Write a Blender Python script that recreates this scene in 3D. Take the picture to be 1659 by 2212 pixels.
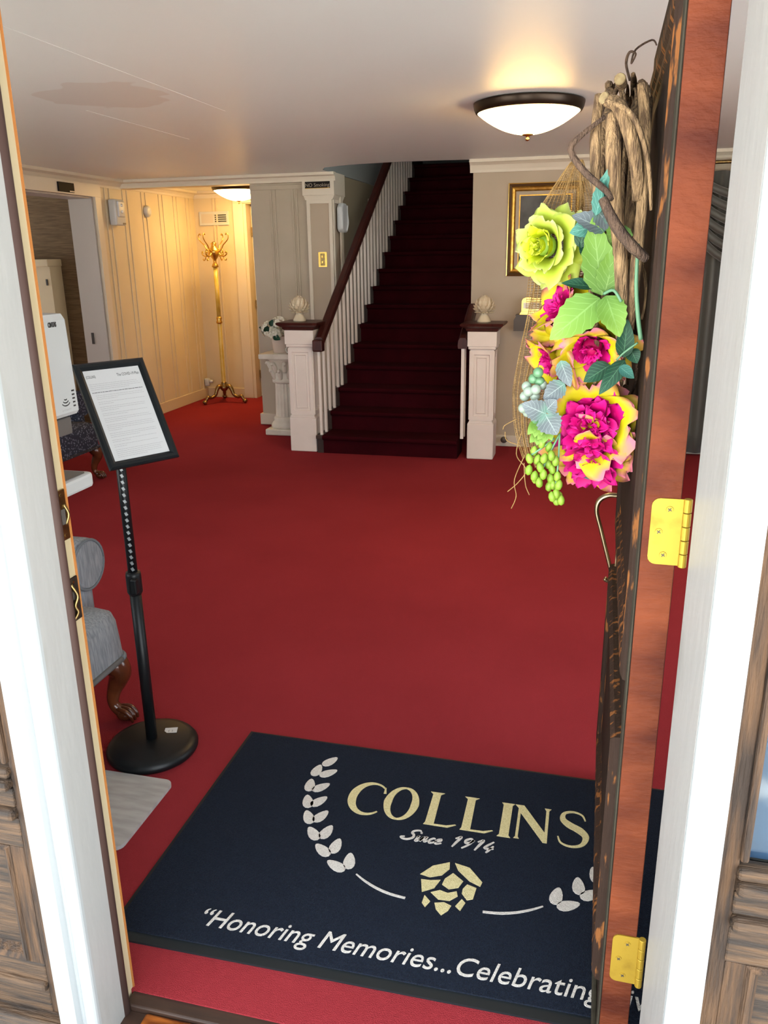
import bpy, bmesh, math, random
from mathutils import Vector, Matrix
random.seed(7)
PI = math.pi
for o in list(bpy.data.objects):
    bpy.data.objects.remove(o)
C = bpy.context.scene.collection
scene = bpy.context.scene

# ------------------------------------------------------------------ camera
FPX = 1744.2
pit, yaw, rol = math.radians(17.56), math.radians(14.308), math.radians(-0.825)
fwd = Vector((-math.sin(yaw)*math.cos(pit), math.cos(yaw)*math.cos(pit), -math.sin(pit)))
rgt0 = Vector((math.cos(yaw), math.sin(yaw), 0)); up0 = rgt0.cross(fwd)
rgt = rgt0*math.cos(rol) + up0*math.sin(rol); up = -rgt0*math.sin(rol) + up0*math.cos(rol)
cam = bpy.data.cameras.new('camera'); camo = bpy.data.objects.new('camera', cam); C.objects.link(camo)
cam.sensor_fit = 'HORIZONTAL'; cam.sensor_width = 36; cam.lens = 36*FPX/1659
cam.clip_start = 0.02
camo.matrix_world = Matrix(((rgt.x, up.x, -fwd.x, 0), (rgt.y, up.y, -fwd.y, 0), (rgt.z, up.z, -fwd.z, 1.65), (0, 0, 0, 1)))
scene.camera = camo

# ------------------------------------------------------------------ sky, exposure
world = bpy.data.worlds.new('overcast'); scene.world = world; world.use_nodes = True
bg = world.node_tree.nodes['Background']
bg.inputs[0].default_value = (0.86, 0.94, 1.0, 1); bg.inputs[1].default_value = 3.5
scene.view_settings.view_transform = 'Standard'; scene.view_settings.look = 'None'
scene.view_settings.gamma = 1; scene.view_settings.use_curve_mapping = False
scene.view_settings.exposure = 0.9
scene.cycles.max_bounces = 10; scene.cycles.diffuse_bounces = 7; scene.cycles.sample_clamp_indirect = 6
def portal(x, z, w, h, y=1.10, side=0):
    l = bpy.data.lights.new('daylight_portal', 'AREA'); l.shape = 'RECTANGLE'; l.size = w; l.size_y = h
    l.cycles.is_portal = True
    o = bpy.data.objects.new('daylight_portal', l); C.objects.link(o); o.location = (x, y, z)
    o.rotation_euler = [(PI/2, 0, 0), (PI/2, 0, -PI/2), (PI/2, 0, PI/2)][side]
portal(-0.40, 1.06, 1.2, 2.14); portal(-3.2, 1.45, 2.2, 1.5); portal(1.85, 1.45, 1.3, 1.5)
portal(2.82, 1.25, 2.3, 2.05, 2.65, 2)
# the sun stands behind the house: the front is in shade, the ground before it is lit
sun = bpy.data.lights.new('sun', 'SUN'); sun.energy = 27.0; sun.angle = math.radians(2); sun.color = (1.0, 0.96, 0.88)
suno = bpy.data.objects.new('sun', sun); C.objects.link(suno); suno.rotation_euler = Vector((0.10, -0.42, -0.90)).to_track_quat('-Z', 'Y').to_euler()
LAMP = 23.0

# ------------------------------------------------------------------ materials
MATS = {}
def mat(name, col, rough=0.6, metal=0.0, col2=None, scale=8.0, stretch=(1, 1, 1), bump=0.0, bscale=None, detail=4.0, lo=0.35, hi=0.65, spec=0.5, emit=None, estr=0.0, sheen=0.0, coat=0.0, trans=0.0, sss=0.0):
    if name in MATS: return MATS[name]
    m = bpy.data.materials.new(name); m.use_nodes = True; nt = m.node_tree; b = nt.nodes['Principled BSDF']
    b.inputs['Base Color'].default_value = (*col, 1); b.inputs['Roughness'].default_value = rough
    b.inputs['Metallic'].default_value = metal; b.inputs['Specular IOR Level'].default_value = spec
    b.inputs['Sheen Weight'].default_value = sheen; b.inputs['Coat Weight'].default_value = coat
    b.inputs['Transmission Weight'].default_value = trans
    if emit:
        b.inputs['Emission Color'].default_value = (*emit, 1); b.inputs['Emission Strength'].default_value = estr
    if col2 or bump:
        tc = nt.nodes.new('ShaderNodeTexCoord'); mp = nt.nodes.new('ShaderNodeMapping'); mp.inputs['Scale'].default_value = stretch
        nt.links.new(tc.outputs['Object'], mp.inputs[0])
    if col2:
        n = nt.nodes.new('ShaderNodeTexNoise'); n.inputs['Scale'].default_value = scale; n.inputs['Detail'].default_value = detail
        nt.links.new(mp.outputs[0], n.inputs['Vector'])
        r = nt.nodes.new('ShaderNodeValToRGB'); r.color_ramp.elements[0].position = lo; r.color_ramp.elements[1].position = hi
        r.color_ramp.elements[0].color = (*col, 1); r.color_ramp.elements[1].color = (*col2, 1)
        nt.links.new(n.outputs[0], r.inputs[0]); nt.links.new(r.outputs[0], b.inputs['Base Color'])
    if bump:
        n2 = nt.nodes.new('ShaderNodeTexNoise'); n2.inputs['Scale'].default_value = bscale or scale; n2.inputs['Detail'].default_value = 3
        nt.links.new(mp.outputs[0], n2.inputs['Vector'])
        bp = nt.nodes.new('ShaderNodeBump'); bp.inputs['Strength'].default_value = bump; bp.inputs['Distance'].default_value = 0.01
        nt.links.new(n2.outputs[0], bp.inputs['Height']); nt.links.new(bp.outputs[0], b.inputs['Normal'])
    MATS[name] = m; return m
def uvmat(name, stops, rough=0.55, axis=1, sheen=0.1, vein=None, noise=0.0):
    """petal / leaf cloth: colour runs along the piece (UV)"""
    m = bpy.data.materials.new(name); m.use_nodes = True; nt = m.node_tree; b = nt.nodes['Principled BSDF']
    b.inputs['Roughness'].default_value = rough; b.inputs['Specular IOR Level'].default_value = 0.25
    uv = nt.nodes.new('ShaderNodeUVMap'); sp = nt.nodes.new('ShaderNodeSeparateXYZ'); nt.links.new(uv.outputs[0], sp.inputs[0])
    r = nt.nodes.new('ShaderNodeValToRGB'); el = r.color_ramp.elements
    while len(el) < len(stops): el.new(0.5)
    for e, (p, c) in zip(el, stops): e.position = p; e.color = (*c, 1)
    tc = nt.nodes.new('ShaderNodeTexCoord'); nz = nt.nodes.new('ShaderNodeTexNoise'); nz.inputs['Scale'].default_value = 30
    nt.links.new(tc.outputs['Object'], nz.inputs['Vector'])
    mm = nt.nodes.new('ShaderNodeMath'); mm.operation = 'MULTIPLY_ADD'; mm.inputs[1].default_value = noise; 
    nt.links.new(nz.outputs[0], mm.inputs[0]); nt.links.new(sp.outputs[axis], mm.inputs[2]); nt.links.new(mm.outputs[0], r.inputs[0])
    out = r.outputs[0]
    if vein:
        # light midrib and slanting side veins drawn in the leaf cloth
        ab = nt.nodes.new('ShaderNodeMath'); ab.operation = 'SUBTRACT'; ab.inputs[1].default_value = 0.5; nt.links.new(sp.outputs[0], ab.inputs[0])
        ab2 = nt.nodes.new('ShaderNodeMath'); ab2.operation = 'ABSOLUTE'; nt.links.new(ab.outputs[0], ab2.inputs[0])
        c1 = nt.nodes.new('ShaderNodeMath'); c1.operation = 'LESS_THAN'; c1.inputs[1].default_value = 0.022; nt.links.new(ab2.outputs[0], c1.inputs[0])
        k = nt.nodes.new('ShaderNodeMath'); k.operation = 'MULTIPLY_ADD'; k.inputs[1].default_value = -0.6; nt.links.new(ab2.outputs[0], k.inputs[0]); nt.links.new(sp.outputs[1], k.inputs[2])
        k2 = nt.nodes.new('ShaderNodeMath'); k2.operation = 'MULTIPLY'; k2.inputs[1].default_value = 7; nt.links.new(k.outputs[0], k2.inputs[0])
        k3 = nt.nodes.new('ShaderNodeMath'); k3.operation = 'FRACT'; nt.links.new(k2.outputs[0], k3.inputs[0])
        k4 = nt.nodes.new('ShaderNodeMath'); k4.operation = 'LESS_THAN'; k4.inputs[1].default_value = 0.09; nt.links.new(k3.outputs[0], k4.inputs[0])
        mx = nt.nodes.new('ShaderNodeMath'); mx.operation = 'MAXIMUM'; nt.links.new(c1.outputs[0], mx.inputs[0]); nt.links.new(k4.outputs[0], mx.inputs[1])
        m2 = nt.nodes.new('ShaderNodeMath'); m2.operation = 'MULTIPLY'; m2.inputs[1].default_value = 0.5; nt.links.new(mx.outputs[0], m2.inputs[0])
        mix = nt.nodes.new('ShaderNodeMix'); mix.data_type = 'RGBA'; nt.links.new(m2.outputs[0], mix.inputs[0]); nt.links.new(out, mix.inputs[6]); mix.inputs[7].default_value = (*vein, 1)
        out = mix.outputs[2]
    nt.links.new(out, b.inputs['Base Color'])
    MATS[name] = m; return m

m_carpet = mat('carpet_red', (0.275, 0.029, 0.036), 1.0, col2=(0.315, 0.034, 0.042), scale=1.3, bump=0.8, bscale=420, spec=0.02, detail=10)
m_carpetdim = mat('stair_carpet_shaded', (0.026, 0.0017, 0.0036), 1.0, col2=(0.034, 0.0021, 0.0045), scale=5, bump=0.5, bscale=300, spec=0.05)  # the red floor carpet again, with stairwell shade put into its colour
m_ceil = mat('ceiling_paint', (0.765, 0.785, 0.755), 0.42, bump=0.10, bscale=1.6, spec=0.35)
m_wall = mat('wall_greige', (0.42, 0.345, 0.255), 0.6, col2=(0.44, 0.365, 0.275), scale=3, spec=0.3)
m_panel = mat('panel_cream', (0.58, 0.49, 0.33), 0.5, col2=(0.61, 0.52, 0.355), scale=3, spec=0.3)
m_partition = mat('partition_grey', (0.43, 0.375, 0.285), 0.55, col2=(0.46, 0.40, 0.31), scale=3, spec=0.3)
m_trim = mat('trim_cream', (0.62, 0.56, 0.45), 0.4, spec=0.4)
m_white = mat('newel_white', (0.66, 0.59, 0.53), 0.4, col2=(0.69, 0.62, 0.56), scale=6, spec=0.4)
m_jambgrey = mat('jamb_reveal_grey', (0.40, 0.365, 0.33), 0.5)
m_outwhite = mat('exterior_white_paint', (0.29, 0.305, 0.31), 0.5, col2=(0.25, 0.265, 0.27), scale=25, lo=0.62, hi=0.75, stretch=(1, 1, 0.2))
m_stop = mat('stop_grey_paint', (0.27, 0.265, 0.255), 0.45, col2=(0.23, 0.225, 0.21), scale=14, lo=0.6, hi=0.72, stretch=(1, 1, 0.25), bump=0.15, bscale=30)
m_creamjamb = mat('jamb_cream', (0.36, 0.29, 0.175), 0.45, col2=(0.41, 0.34, 0.22), scale=9, stretch=(1, 1, 0.15))
m_orange = mat('bare_pine_edge', (0.33, 0.12, 0.025), 0.6)
m_strip = mat('weatherstrip_brown', (0.048, 0.026, 0.021), 0.6, spec=0.2)
m_reddoor = mat('door_edge_red_wood', (0.030, 0.004, 0.0025), 0.6, col2=(0.150, 0.036, 0.013), scale=5, stretch=(0.7, 1, 1.6), lo=0.30, hi=0.66, bump=0.35, bscale=70, spec=0.12, detail=12)
m_darkdoor = mat('door_face_dark_wood', (0.012, 0.008, 0.006), 0.75, col2=(0.028, 0.016, 0.010), scale=16, stretch=(4, 4, 0.3), bump=0.3, bscale=40, spec=0.12)
m_mould = mat('door_moulding_worn', (0.030, 0.017, 0.012), 0.75, col2=(0.20, 0.075, 0.022), scale=24, stretch=(2, 2, 0.5), lo=0.56, hi=0.62, bump=0.3, bscale=50, spec=0.12)
m_greypaint = mat('door_moulding_grey', (0.045, 0.040, 0.028), 0.85, col2=(0.03, 0.025, 0.018), scale=20, stretch=(3, 3, 0.4), spec=0.1)
m_weather = mat('sidelight_weathered_wood', (0.021, 0.010, 0.0045), 0.75, col2=(0.092, 0.044, 0.017), scale=11, stretch=(7, 7, 0.6), bump=0.5, bscale=40, lo=0.38, hi=0.66, detail=8)
m_weatherh = mat('sidelight_weathered_wood_flat', (0.019, 0.011, 0.0065), 0.75, col2=(0.090, 0.047, 0.021), scale=11, stretch=(0.6, 5, 7), bump=0.5, bscale=40, lo=0.38, hi=0.66, detail=8)
m_sill = mat('sill_orange_wood', (0.10, 0.022, 0.003), 0.3, col2=(0.24, 0.068, 0.011), scale=9, stretch=(1, 6, 1), lo=0.4, hi=0.6, spec=0.3)
m_darkwood = mat('sill_dark_wood', (0.018, 0.008, 0.005), 0.5, col2=(0.035, 0.016, 0.009), scale=9, stretch=(1, 7, 1))
m_cherry = mat('handrail_cherry', (0.036, 0.008, 0.006), 0.4, col2=(0.058, 0.013, 0.009), scale=8, stretch=(4, 1, 1), spec=0.3)
m_chairleg = mat('mahogany', (0.065, 0.016, 0.006), 0.25, col2=(0.11, 0.03, 0.010), scale=14, coat=0.3)
m_brass = mat('polished_brass', (0.80, 0.52, 0.13), 0.22, 1.0)
m_hinge = mat('hinge_brass_yellow', (0.34, 0.22, 0.020), 0.5, 0.6, col2=(0.26, 0.16, 0.012), scale=30, lo=0.55, hi=0.75)
m_oldbrass = mat('aged_brass', (0.34, 0.23, 0.09), 0.35, 1.0, col2=(0.20, 0.15, 0.07), scale=60)
m_nickel = mat('aged_pull_bronze', (0.46, 0.36, 0.22), 0.3, 1.0)
m_rackbrass = mat('rack_brass', (0.62, 0.40, 0.10), 0.28, 1.0)
m_onyx = mat('onyx_yellow', (0.55, 0.40, 0.06), 0.25, col2=(0.66, 0.52, 0.14), scale=12)
m_black = mat('black_powder_coat', (0.0045, 0.0055, 0.0065), 0.42, spec=0.3)
m_blackfr = mat('black_sign_frame', (0.004, 0.006, 0.0075), 0.4, spec=0.3)
m_paper = mat('paper_white', (0.52, 0.525, 0.53), 0.35)
m_ink = mat('ink_dark', (0.03, 0.03, 0.03), 0.6)
m_inkgrey = mat('ink_grey', (0.36, 0.36, 0.37), 0.6)
m_plastic = mat('white_plastic', (0.50, 0.52, 0.52), 0.35)
m_plasticg = mat('grey_plastic', (0.11, 0.10, 0.092), 0.5)
m_plate = mat('grey_laminate', (0.30, 0.29, 0.28), 0.5, col2=(0.38, 0.37, 0.36), scale=7, stretch=(1, 5, 1), lo=0.4, hi=0.62)
m_fabric = mat('grey_upholstery', (0.16, 0.175, 0.20), 0.95, col2=(0.26, 0.28, 0.305), scale=45, stretch=(3, 3, 0.35), bump=0.4, bscale=220)
m_fabricp = mat('grey_upholstery_piping', (0.13, 0.145, 0.16), 0.95)
m_matnavy = mat('mat_navy_pile', (0.0035, 0.007, 0.018), 1.0, col2=(0.009, 0.016, 0.034), scale=260, bump=1.0, bscale=420, spec=0.1, sheen=0.03)
m_matrub = mat('mat_rubber_edge', (0.006, 0.009, 0.011), 0.6, spec=0.3)
m_gold = mat('mat_gold_pile', (0.66, 0.57, 0.29), 1.0, col2=(0.78, 0.69, 0.39), scale=200, bump=0.8, bscale=420, spec=0.1)
m_cream = mat('mat_cream_pile', (0.62, 0.58, 0.54), 1.0, col2=(0.76, 0.72, 0.67), scale=200, bump=0.8, bscale=420, spec=0.1)
m_shade = mat('lamp_shade_glass', (0.95, 0.9, 0.8), 0.3, emit=(1.0, 0.60, 0.20), estr=LAMP)
m_lampring = mat('lamp_bronze_ring', (0.035, 0.022, 0.014), 0.35, 0.7)
m_vine = mat('grapevine_bark', (0.10, 0.055, 0.026), 0.85, col2=(0.37, 0.23, 0.11), scale=22, stretch=(5, 5, 0.9), bump=0.9, bscale=60, detail=8)
m_vine2 = mat('grapevine_dark_bark', (0.055, 0.03, 0.02), 0.85, col2=(0.12, 0.07, 0.042), scale=14, stretch=(5, 5, 0.9), bump=0.9, bscale=60)
m_cut = mat('cut_wood_end', (0.30, 0.225, 0.11), 0.85, col2=(0.20, 0.13, 0.06), scale=90)
m_burlap = mat('burlap_jute', (0.24, 0.135, 0.04), 0.95, col2=(0.33, 0.20, 0.07), scale=60)
m_grass = mat('grasscloth', (0.105, 0.066, 0.032), 0.85, col2=(0.175, 0.115, 0.06), scale=14, stretch=(0.5, 0.5, 7), lo=0.35, hi=0.65, detail=8)
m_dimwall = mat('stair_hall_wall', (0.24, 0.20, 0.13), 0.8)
m_upwall = mat('upper_hall_wall', (0.22, 0.235, 0.23), 0.85)
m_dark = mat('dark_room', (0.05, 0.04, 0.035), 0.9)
m_sign = mat('sign_dark', (0.008, 0.006, 0.005), 0.6, spec=0.2)
m_signtxt = mat('sign_letter', (0.30, 0.26, 0.20), 0.5)
m_gilt = mat('gilt_frame', (0.62, 0.36, 0.07), 0.32, 0.9, col2=(0.42, 0.22, 0.04), scale=40)
m_giltdark = mat('gilt_frame_dark', (0.09, 0.045, 0.015), 0.5, 0.4)
m_liner = mat('frame_linen_liner', (0.40, 0.34, 0.25), 0.8)
m_canvas = mat('painting_dark_grey', (0.055, 0.055, 0.052), 0.6, col2=(0.115, 0.115, 0.11), scale=6)
m_shelf = mat('shelf_taupe', (0.085, 0.068, 0.055), 0.5)
m_stone = mat('pedestal_plaster', (0.60, 0.55, 0.45), 0.8, col2=(0.68, 0.63, 0.53), scale=9, bump=0.3, bscale=40)
m_finial = mat('finial_cream', (0.60, 0.52, 0.37), 0.5)
m_vase = mat('vase_pink', (0.52, 0.41, 0.33), 0.5)
m_bead = mat('pearl_bead', (0.80, 0.78, 0.72), 0.3)
m_hyd = uvmat('hydrangea_white', [(0.0, (0.60, 0.60, 0.42)), (0.5, (0.80, 0.78, 0.66))])
m_dleaf = uvmat('leaf_dark_green', [(0.0, (0.006, 0.031, 0.015)), (1.0, (0.012, 0.059, 0.031))], vein=(0.08, 0.20, 0.10))
m_lleaf = uvmat('leaf_light_green', [(0.0, (0.085, 0.18, 0.03)), (0.4, (0.12, 0.235, 0.035)), (1.0, (0.175, 0.29, 0.045))], vein=(0.20, 0.34, 0.10))
m_mleaf = uvmat('leaf_mid_green', [(0.0, (0.06, 0.13, 0.02)), (1.0, (0.125, 0.235, 0.03))], vein=(0.19, 0.30, 0.09))
m_gleaf = uvmat('leaf_dusty_grey', [(0.0, (0.087, 0.186, 0.136)), (0.35, (0.081, 0.099, 0.105)), (1.0, (0.124, 0.143, 0.155))], vein=(0.30, 0.36, 0.34))
m_bleaf = uvmat('leaf_blue_green', [(0.0, (0.031, 0.124, 0.099)), (1.0, (0.062, 0.186, 0.143))], vein=(0.2, 0.42, 0.34))
m_rose = uvmat('petal_lime', [(0.0, (0.310, 0.384, 0.006)), (0.45, (0.341, 0.422, 0.031)), (0.85, (0.372, 0.422, 0.099)), (1.0, (0.409, 0.434, 0.161))], noise=0.1)
m_rosein = uvmat('petal_lime_bright', [(0.0, (0.260, 0.298, 0.000)), (0.5, (0.409, 0.471, 0.006)), (1.0, (0.446, 0.496, 0.037))], noise=0.1)
m_petal = uvmat('petal_yellow_pink', [(0.0, (0.42, 0.34, 0.0)), (0.60, (0.50, 0.41, 0.006)), (0.84, (0.53, 0.23, 0.07)), (1.0, (0.57, 0.15, 0.20))], noise=0.16)
m_hot = uvmat('petal_magenta', [(0.0, (0.310, 0.000, 0.062)), (0.5, (0.496, 0.000, 0.124)), (1.0, (0.546, 0.007, 0.186))], noise=0.1)
m_berw = mat('berry_white', (0.25, 0.31, 0.25), 0.35)
m_berg = mat('berry_green', (0.10, 0.22, 0.11), 0.3)
m_bud = mat('bud_lime', (0.15, 0.26, 0.015), 0.55, col2=(0.22, 0.34, 0.03), scale=30)
m_stem = mat('stem_green', (0.10, 0.22, 0.12), 0.6)
m_curtain = mat('curtain_grey_satin', (0.075, 0.077, 0.066), 0.5, sheen=0.3)
m_bluesheet = mat('pane_sheet_blue', (0.030, 0.075, 0.165), 0.6, col2=(0.038, 0.09, 0.19), scale=4)  # plain blue sheet filling the right sidelight pane
m_muntin = mat('muntin_pale', (0.62, 0.68, 0.70), 0.4)
m_glass = mat('pane_glass', (0.75, 0.85, 0.85), 0.02, trans=1.0)
m_greenbehind = mat('pane_reflection_green', (0.012, 0.035, 0.035), 0.6, col2=(0.025, 0.06, 0.06), scale=12)  # reflection of trees in the left pane, put into a sheet's colour
m_porch = mat('porch_concrete', (0.50, 0.49, 0.46), 0.9, col2=(0.56, 0.55, 0.52), scale=3)

# floral blue upholstery: small pale blossoms on navy
def floral():
    m = bpy.data.materials.new('blue_floral_upholstery'); m.use_nodes = True; nt = m.node_tree; b = nt.nodes['Principled BSDF']
    b.inputs['Roughness'].default_value = 0.9
    tc = nt.nodes.new('ShaderNodeTexCoord'); v = nt.nodes.new('ShaderNodeTexVoronoi'); v.inputs['Scale'].default_value = 55
    nt.links.new(tc.outputs['Object'], v.inputs['Vector'])
    r = nt.nodes.new('ShaderNodeValToRGB'); r.color_ramp.elements[0].position = 0.25; r.color_ramp.elements[1].position = 0.42
    r.color_ramp.elements[0].color = (0.14, 0.15, 0.20, 1); r.color_ramp.elements[1].color = (0.016, 0.020, 0.036, 1)
    nt.links.new(v.outputs[0], r.inputs[0]); nt.links.new(r.outputs[0], b.inputs['Base Color']); return m
m_floral = floral()
# ceiling: an old water stain with its own outline
def ceil_stain():
    m = m_ceil; nt = m.node_tree; b = nt.nodes['Principled BSDF']
    tc = nt.nodes.new('ShaderNodeTexCoord'); nz = nt.nodes.new('ShaderNodeTexNoise'); nz.inputs['Scale'].default_value = 4
    nt.links.new(tc.outputs['Object'], nz.inputs['Vector'])
    sub = nt.nodes.new('ShaderNodeVectorMath'); sub.operation = 'SUBTRACT'; sub.inputs[1].default_value = (-2.30, 3.86, 2.40); nt.links.new(tc.outputs['Object'], sub.inputs[0])
    mp = nt.nodes.new('ShaderNodeMapping'); mp.inputs['Scale'].default_value = (1.6, 1.9, 1); nt.links.new(sub.outputs[0], mp.inputs[0])
    ln = nt.nodes.new('ShaderNodeVectorMath'); ln.operation = 'LENGTH'; nt.links.new(mp.outputs[0], ln.inputs[0])
    ad = nt.nodes.new('ShaderNodeMath'); ad.operation = 'MULTIPLY_ADD'; ad.inputs[1].default_value = 0.9; nt.links.new(nz.outputs[0], ad.inputs[0]); nt.links.new(ln.outputs['Value'], ad.inputs[2])
    r = nt.nodes.new('ShaderNodeValToRGB'); r.color_ramp.elements[0].position = 0.97; r.color_ramp.elements[1].position = 1.02
    r.color_ramp.elements[0].color = (0.695, 0.665, 0.62, 1); r.color_ramp.elements[1].color = (0.765, 0.785, 0.755, 1)
    nt.links.new(ad.outputs[0], r.inputs[0]); nt.links.new(r.outputs[0], b.inputs['Base Color'])
ceil_stain()

# ------------------------------------------------------------------ mesh helpers
WL = {}
def tag(o, label, cat, group=None, kind=None):
    if label: o['label'] = label
    if cat: o['category'] = cat
    if group: o['group'] = group
    if kind: o['kind'] = kind
    return o
def thing(name, label, cat, loc=(0, 0, 0), group=None, kind=None):
    o = bpy.data.objects.new(name, None); C.objects.link(o); o.location = loc; o.empty_display_size = 0.1
    WL[o.name] = Vector(loc); return tag(o, label, cat, group, kind)
def finish(name, me, m, parent=None, loc=(0, 0, 0)):
    o = bpy.data.objects.new(name, me); C.objects.link(o); o.location = loc
    if parent: o.parent = parent
    return o
def part(name, bm, m, parent=None, smooth=False, label=None):
    """bm in world coordinates; becomes one mesh object under parent"""
    off = WL[parent.name] if parent else Vector((0, 0, 0))
    if parent: bmesh.ops.translate(bm, verts=bm.verts, vec=-off)
    bmesh.ops.recalc_face_normals(bm, faces=bm.faces)
    me = bpy.data.meshes.new(name); bm.to_mesh(me); bm.free()
    me.materials.append(m)
    if smooth:
        me.polygons.foreach_set('use_smooth', [True]*len(me.polygons))
    o = bpy.data.objects.new(name, me); C.objects.link(o)
    if parent: o.parent = parent
    WL[o.name] = off.copy()
    if label: o['label'] = label
    return o
def copy_part(src, parent, loc, rot=None, scale=None):
    o = src.copy(); C.objects.link(o); o.parent = parent; o.location = loc
    if rot: o.rotation_euler = rot
    if scale: o.scale = scale
    return o
def struct(name, bm, m, label, cat, smooth=False):
    return tag(part(name, bm, m, None, smooth), label, cat, None, 'structure')
def NB(): return bmesh.new()
def box(bm, lo, hi, bev=0.0, M=None, seg=2):
    cx = [(a+b)/2 for a, b in zip(lo, hi)]; s = [abs(b-a) for a, b in zip(lo, hi)]
    r = bmesh.ops.create_cube(bm, size=1.0, matrix=Matrix.Translation(cx) @ Matrix.Diagonal((*s, 1)))
    vs = r['verts']
    if bev:
        es = {e for v in vs for e in v.link_edges}
        rb = bmesh.ops.bevel(bm, geom=list(es), offset=bev, segments=seg, affect='EDGES', profile=0.5)
        vs = list({v for f in rb['faces'] for v in f.verts} | {v for v in vs if v.is_valid})
    if M: bmesh.ops.transform(bm, matrix=M, verts=vs)
    return bm
def B(lo, hi, bev=0.0, M=None, seg=2): return box(NB(), lo, hi, bev, M, seg)
def poly_prism(bm, pts, lo, hi, axis='z', M=None):
    """extrude a closed 2-D outline along an axis"""
    def p3(a, b, t):
        return {'z': (a, b, t), 'x': (t, a, b), 'y': (a, t, b)}[axis]
    A = [bm.verts.new(p3(a, b, lo)) for a, b in pts]; D = [bm.verts.new(p3(a, b, hi)) for a, b in pts]
    n = len(pts)
    bm.faces.new(A); bm.faces.new(D[::-1])
    for i in range(n): bm.faces.new((A[i], A[(i+1) % n], D[(i+1) % n], D[i]))
    if M: bmesh.ops.transform(bm, matrix=M, verts=A+D)
    return bm
def PP(pts, lo, hi, axis='z', M=None): return poly_prism(NB(), pts, lo, hi, axis, M)
def lathe(bm, prof, c=(0, 0, 0), n=32, mod=None, M=None):
    """prof: (r, z) list; mod(theta, i) scales the radius"""
    rows = []; allv = []
    for i, (r, z) in enumerate(prof):
        if r < 1e-5:
            v = bm.verts.new((c[0], c[1], c[2]+z)); rows.append([v]); allv.append(v); continue
        row = []
        for k in range(n):
            t = 2*PI*k/n; rr = r*(mod(t, i) if mod else 1)
            v = bm.verts.new((c[0]+rr*math.cos(t), c[1]+rr*math.sin(t), c[2]+z)); row.append(v); allv.append(v)
        rows.append(row)
    for a, b in zip(rows, rows[1:]):
        if len(a) == 1 and len(b) == 1: continue
        for k in range(n):
            k2 = (k+1) % n
            if len(a) == 1: bm.faces.new((a[0], b[k], b[k2]))
            elif len(b) == 1: bm.faces.new((a[k], b[0], a[k2]))
            else: bm.faces.new((a[k], a[k2], b[k2], b[k]))
    if len(rows[0]) > 1: bm.faces.new(rows[0][::-1])
    if len(rows[-1]) > 1: bm.faces.new(rows[-1])
    if M: bmesh.ops.transform(bm, matrix=M, verts=allv)
    return bm
def L(prof, c=(0, 0, 0), n=32, mod=None, M=None): return lathe(NB(), prof, c, n, mod, M)
def catmull(pts, k=6):
    P = [Vector(p) for p in pts]; out = []
    for i in range(len(P)-1):
        p0 = P[max(i-1, 0)]; p1 = P[i]; p2 = P[i+1]; p3 = P[min(i+2, len(P)-1)]
        for j in range(k):
            t = j/k
            out.append(0.5*((2*p1)+(p2-p0)*t+(2*p0-5*p1+4*p2-p3)*t*t+(3*p1-p0-3*p2+p3)*t*t*t))
    out.append(P[-1]); return out
def tube(bm, pts, rad, n=8, sm=0, flat=None):
    P = catmull(pts, sm) if sm else [Vector(p) for p in pts]
    m = len(P); rows = []
    T0 = (P[1]-P[0]).normalized(); ref = Vector((0, 0, 1)) if abs(T0.z) < 0.9 else Vector((1, 0, 0))
    N = T0.cross(ref).normalized()
    for i, p in enumerate(P):
        T = (P[min(i+1, m-1)]-P[max(i-1, 0)]).normalized()
        N = (N-T*N.dot(T)).normalized(); Bn = T.cross(N)
        if callable(rad): r = rad(i/(m-1))
        elif isinstance(rad, (list, tuple)):
            f = i/(m-1)*(len(rad)-1); a = int(f); b = min(a+1, len(rad)-1); r = rad[a]+(rad[b]-rad[a])*(f-a)
        else: r = rad
        rows.append([bm.verts.new(p+(N*math.cos(2*PI*k/n)+Bn*math.sin(2*PI*k/n)*(flat or 1))*r) for k in range(n)])
    for a, b in zip(rows, rows[1:]):
        for k in range(n): bm.faces.new((a[k], a[(k+1) % n], b[(k+1) % n], b[k]))
    bm.faces.new(rows[0][::-1]); bm.faces.new(rows[-1])
    return bm
def T(pts, rad, n=8, sm=0, flat=None): return tube(NB(), pts, rad, n, sm, flat)
def ball(bm, c, r, sc=(1, 1, 1), u=12, v=8):
    bmesh.ops.create_uvsphere(bm, u_segments=u, v_segments=v, radius=1, matrix=Matrix.Translation(c) @ Matrix.Diagonal((r*sc[0], r*sc[1], r*sc[2], 1)))
    return bm
def rect_ring(bm, x0, x1, z0, z1, w, y0, y1, M=None):
    """picture-frame ring of width w in the XZ plane, mitred, thickness y0..y1"""
    o = [(x0, z0), (x1, z0), (x1, z1), (x0, z1)]; i = [(x0+w, z0+w), (x1-w, z0+w), (x1-w, z1-w), (x0+w, z1-w)]
    vs = []
    for k in range(4):
        a, b, c, d = o[k], o[(k+1) % 4], i[(k+1) % 4], i[k]
        f = [bm.verts.new((p[0], y0, p[1])) for p in (a, b, c, d)]; g = [bm.verts.new((p[0], y1, p[1])) for p in (a, b, c, d)]
        bm.faces.new(f[::-1]); bm.faces.new(g)
        for q in range(4): bm.faces.new((f[q], f[(q+1) % 4], g[(q+1) % 4], g[q]))
        vs += f+g
    if M: bmesh.ops.transform(bm, matrix=M, verts=vs)
    return bm
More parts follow.
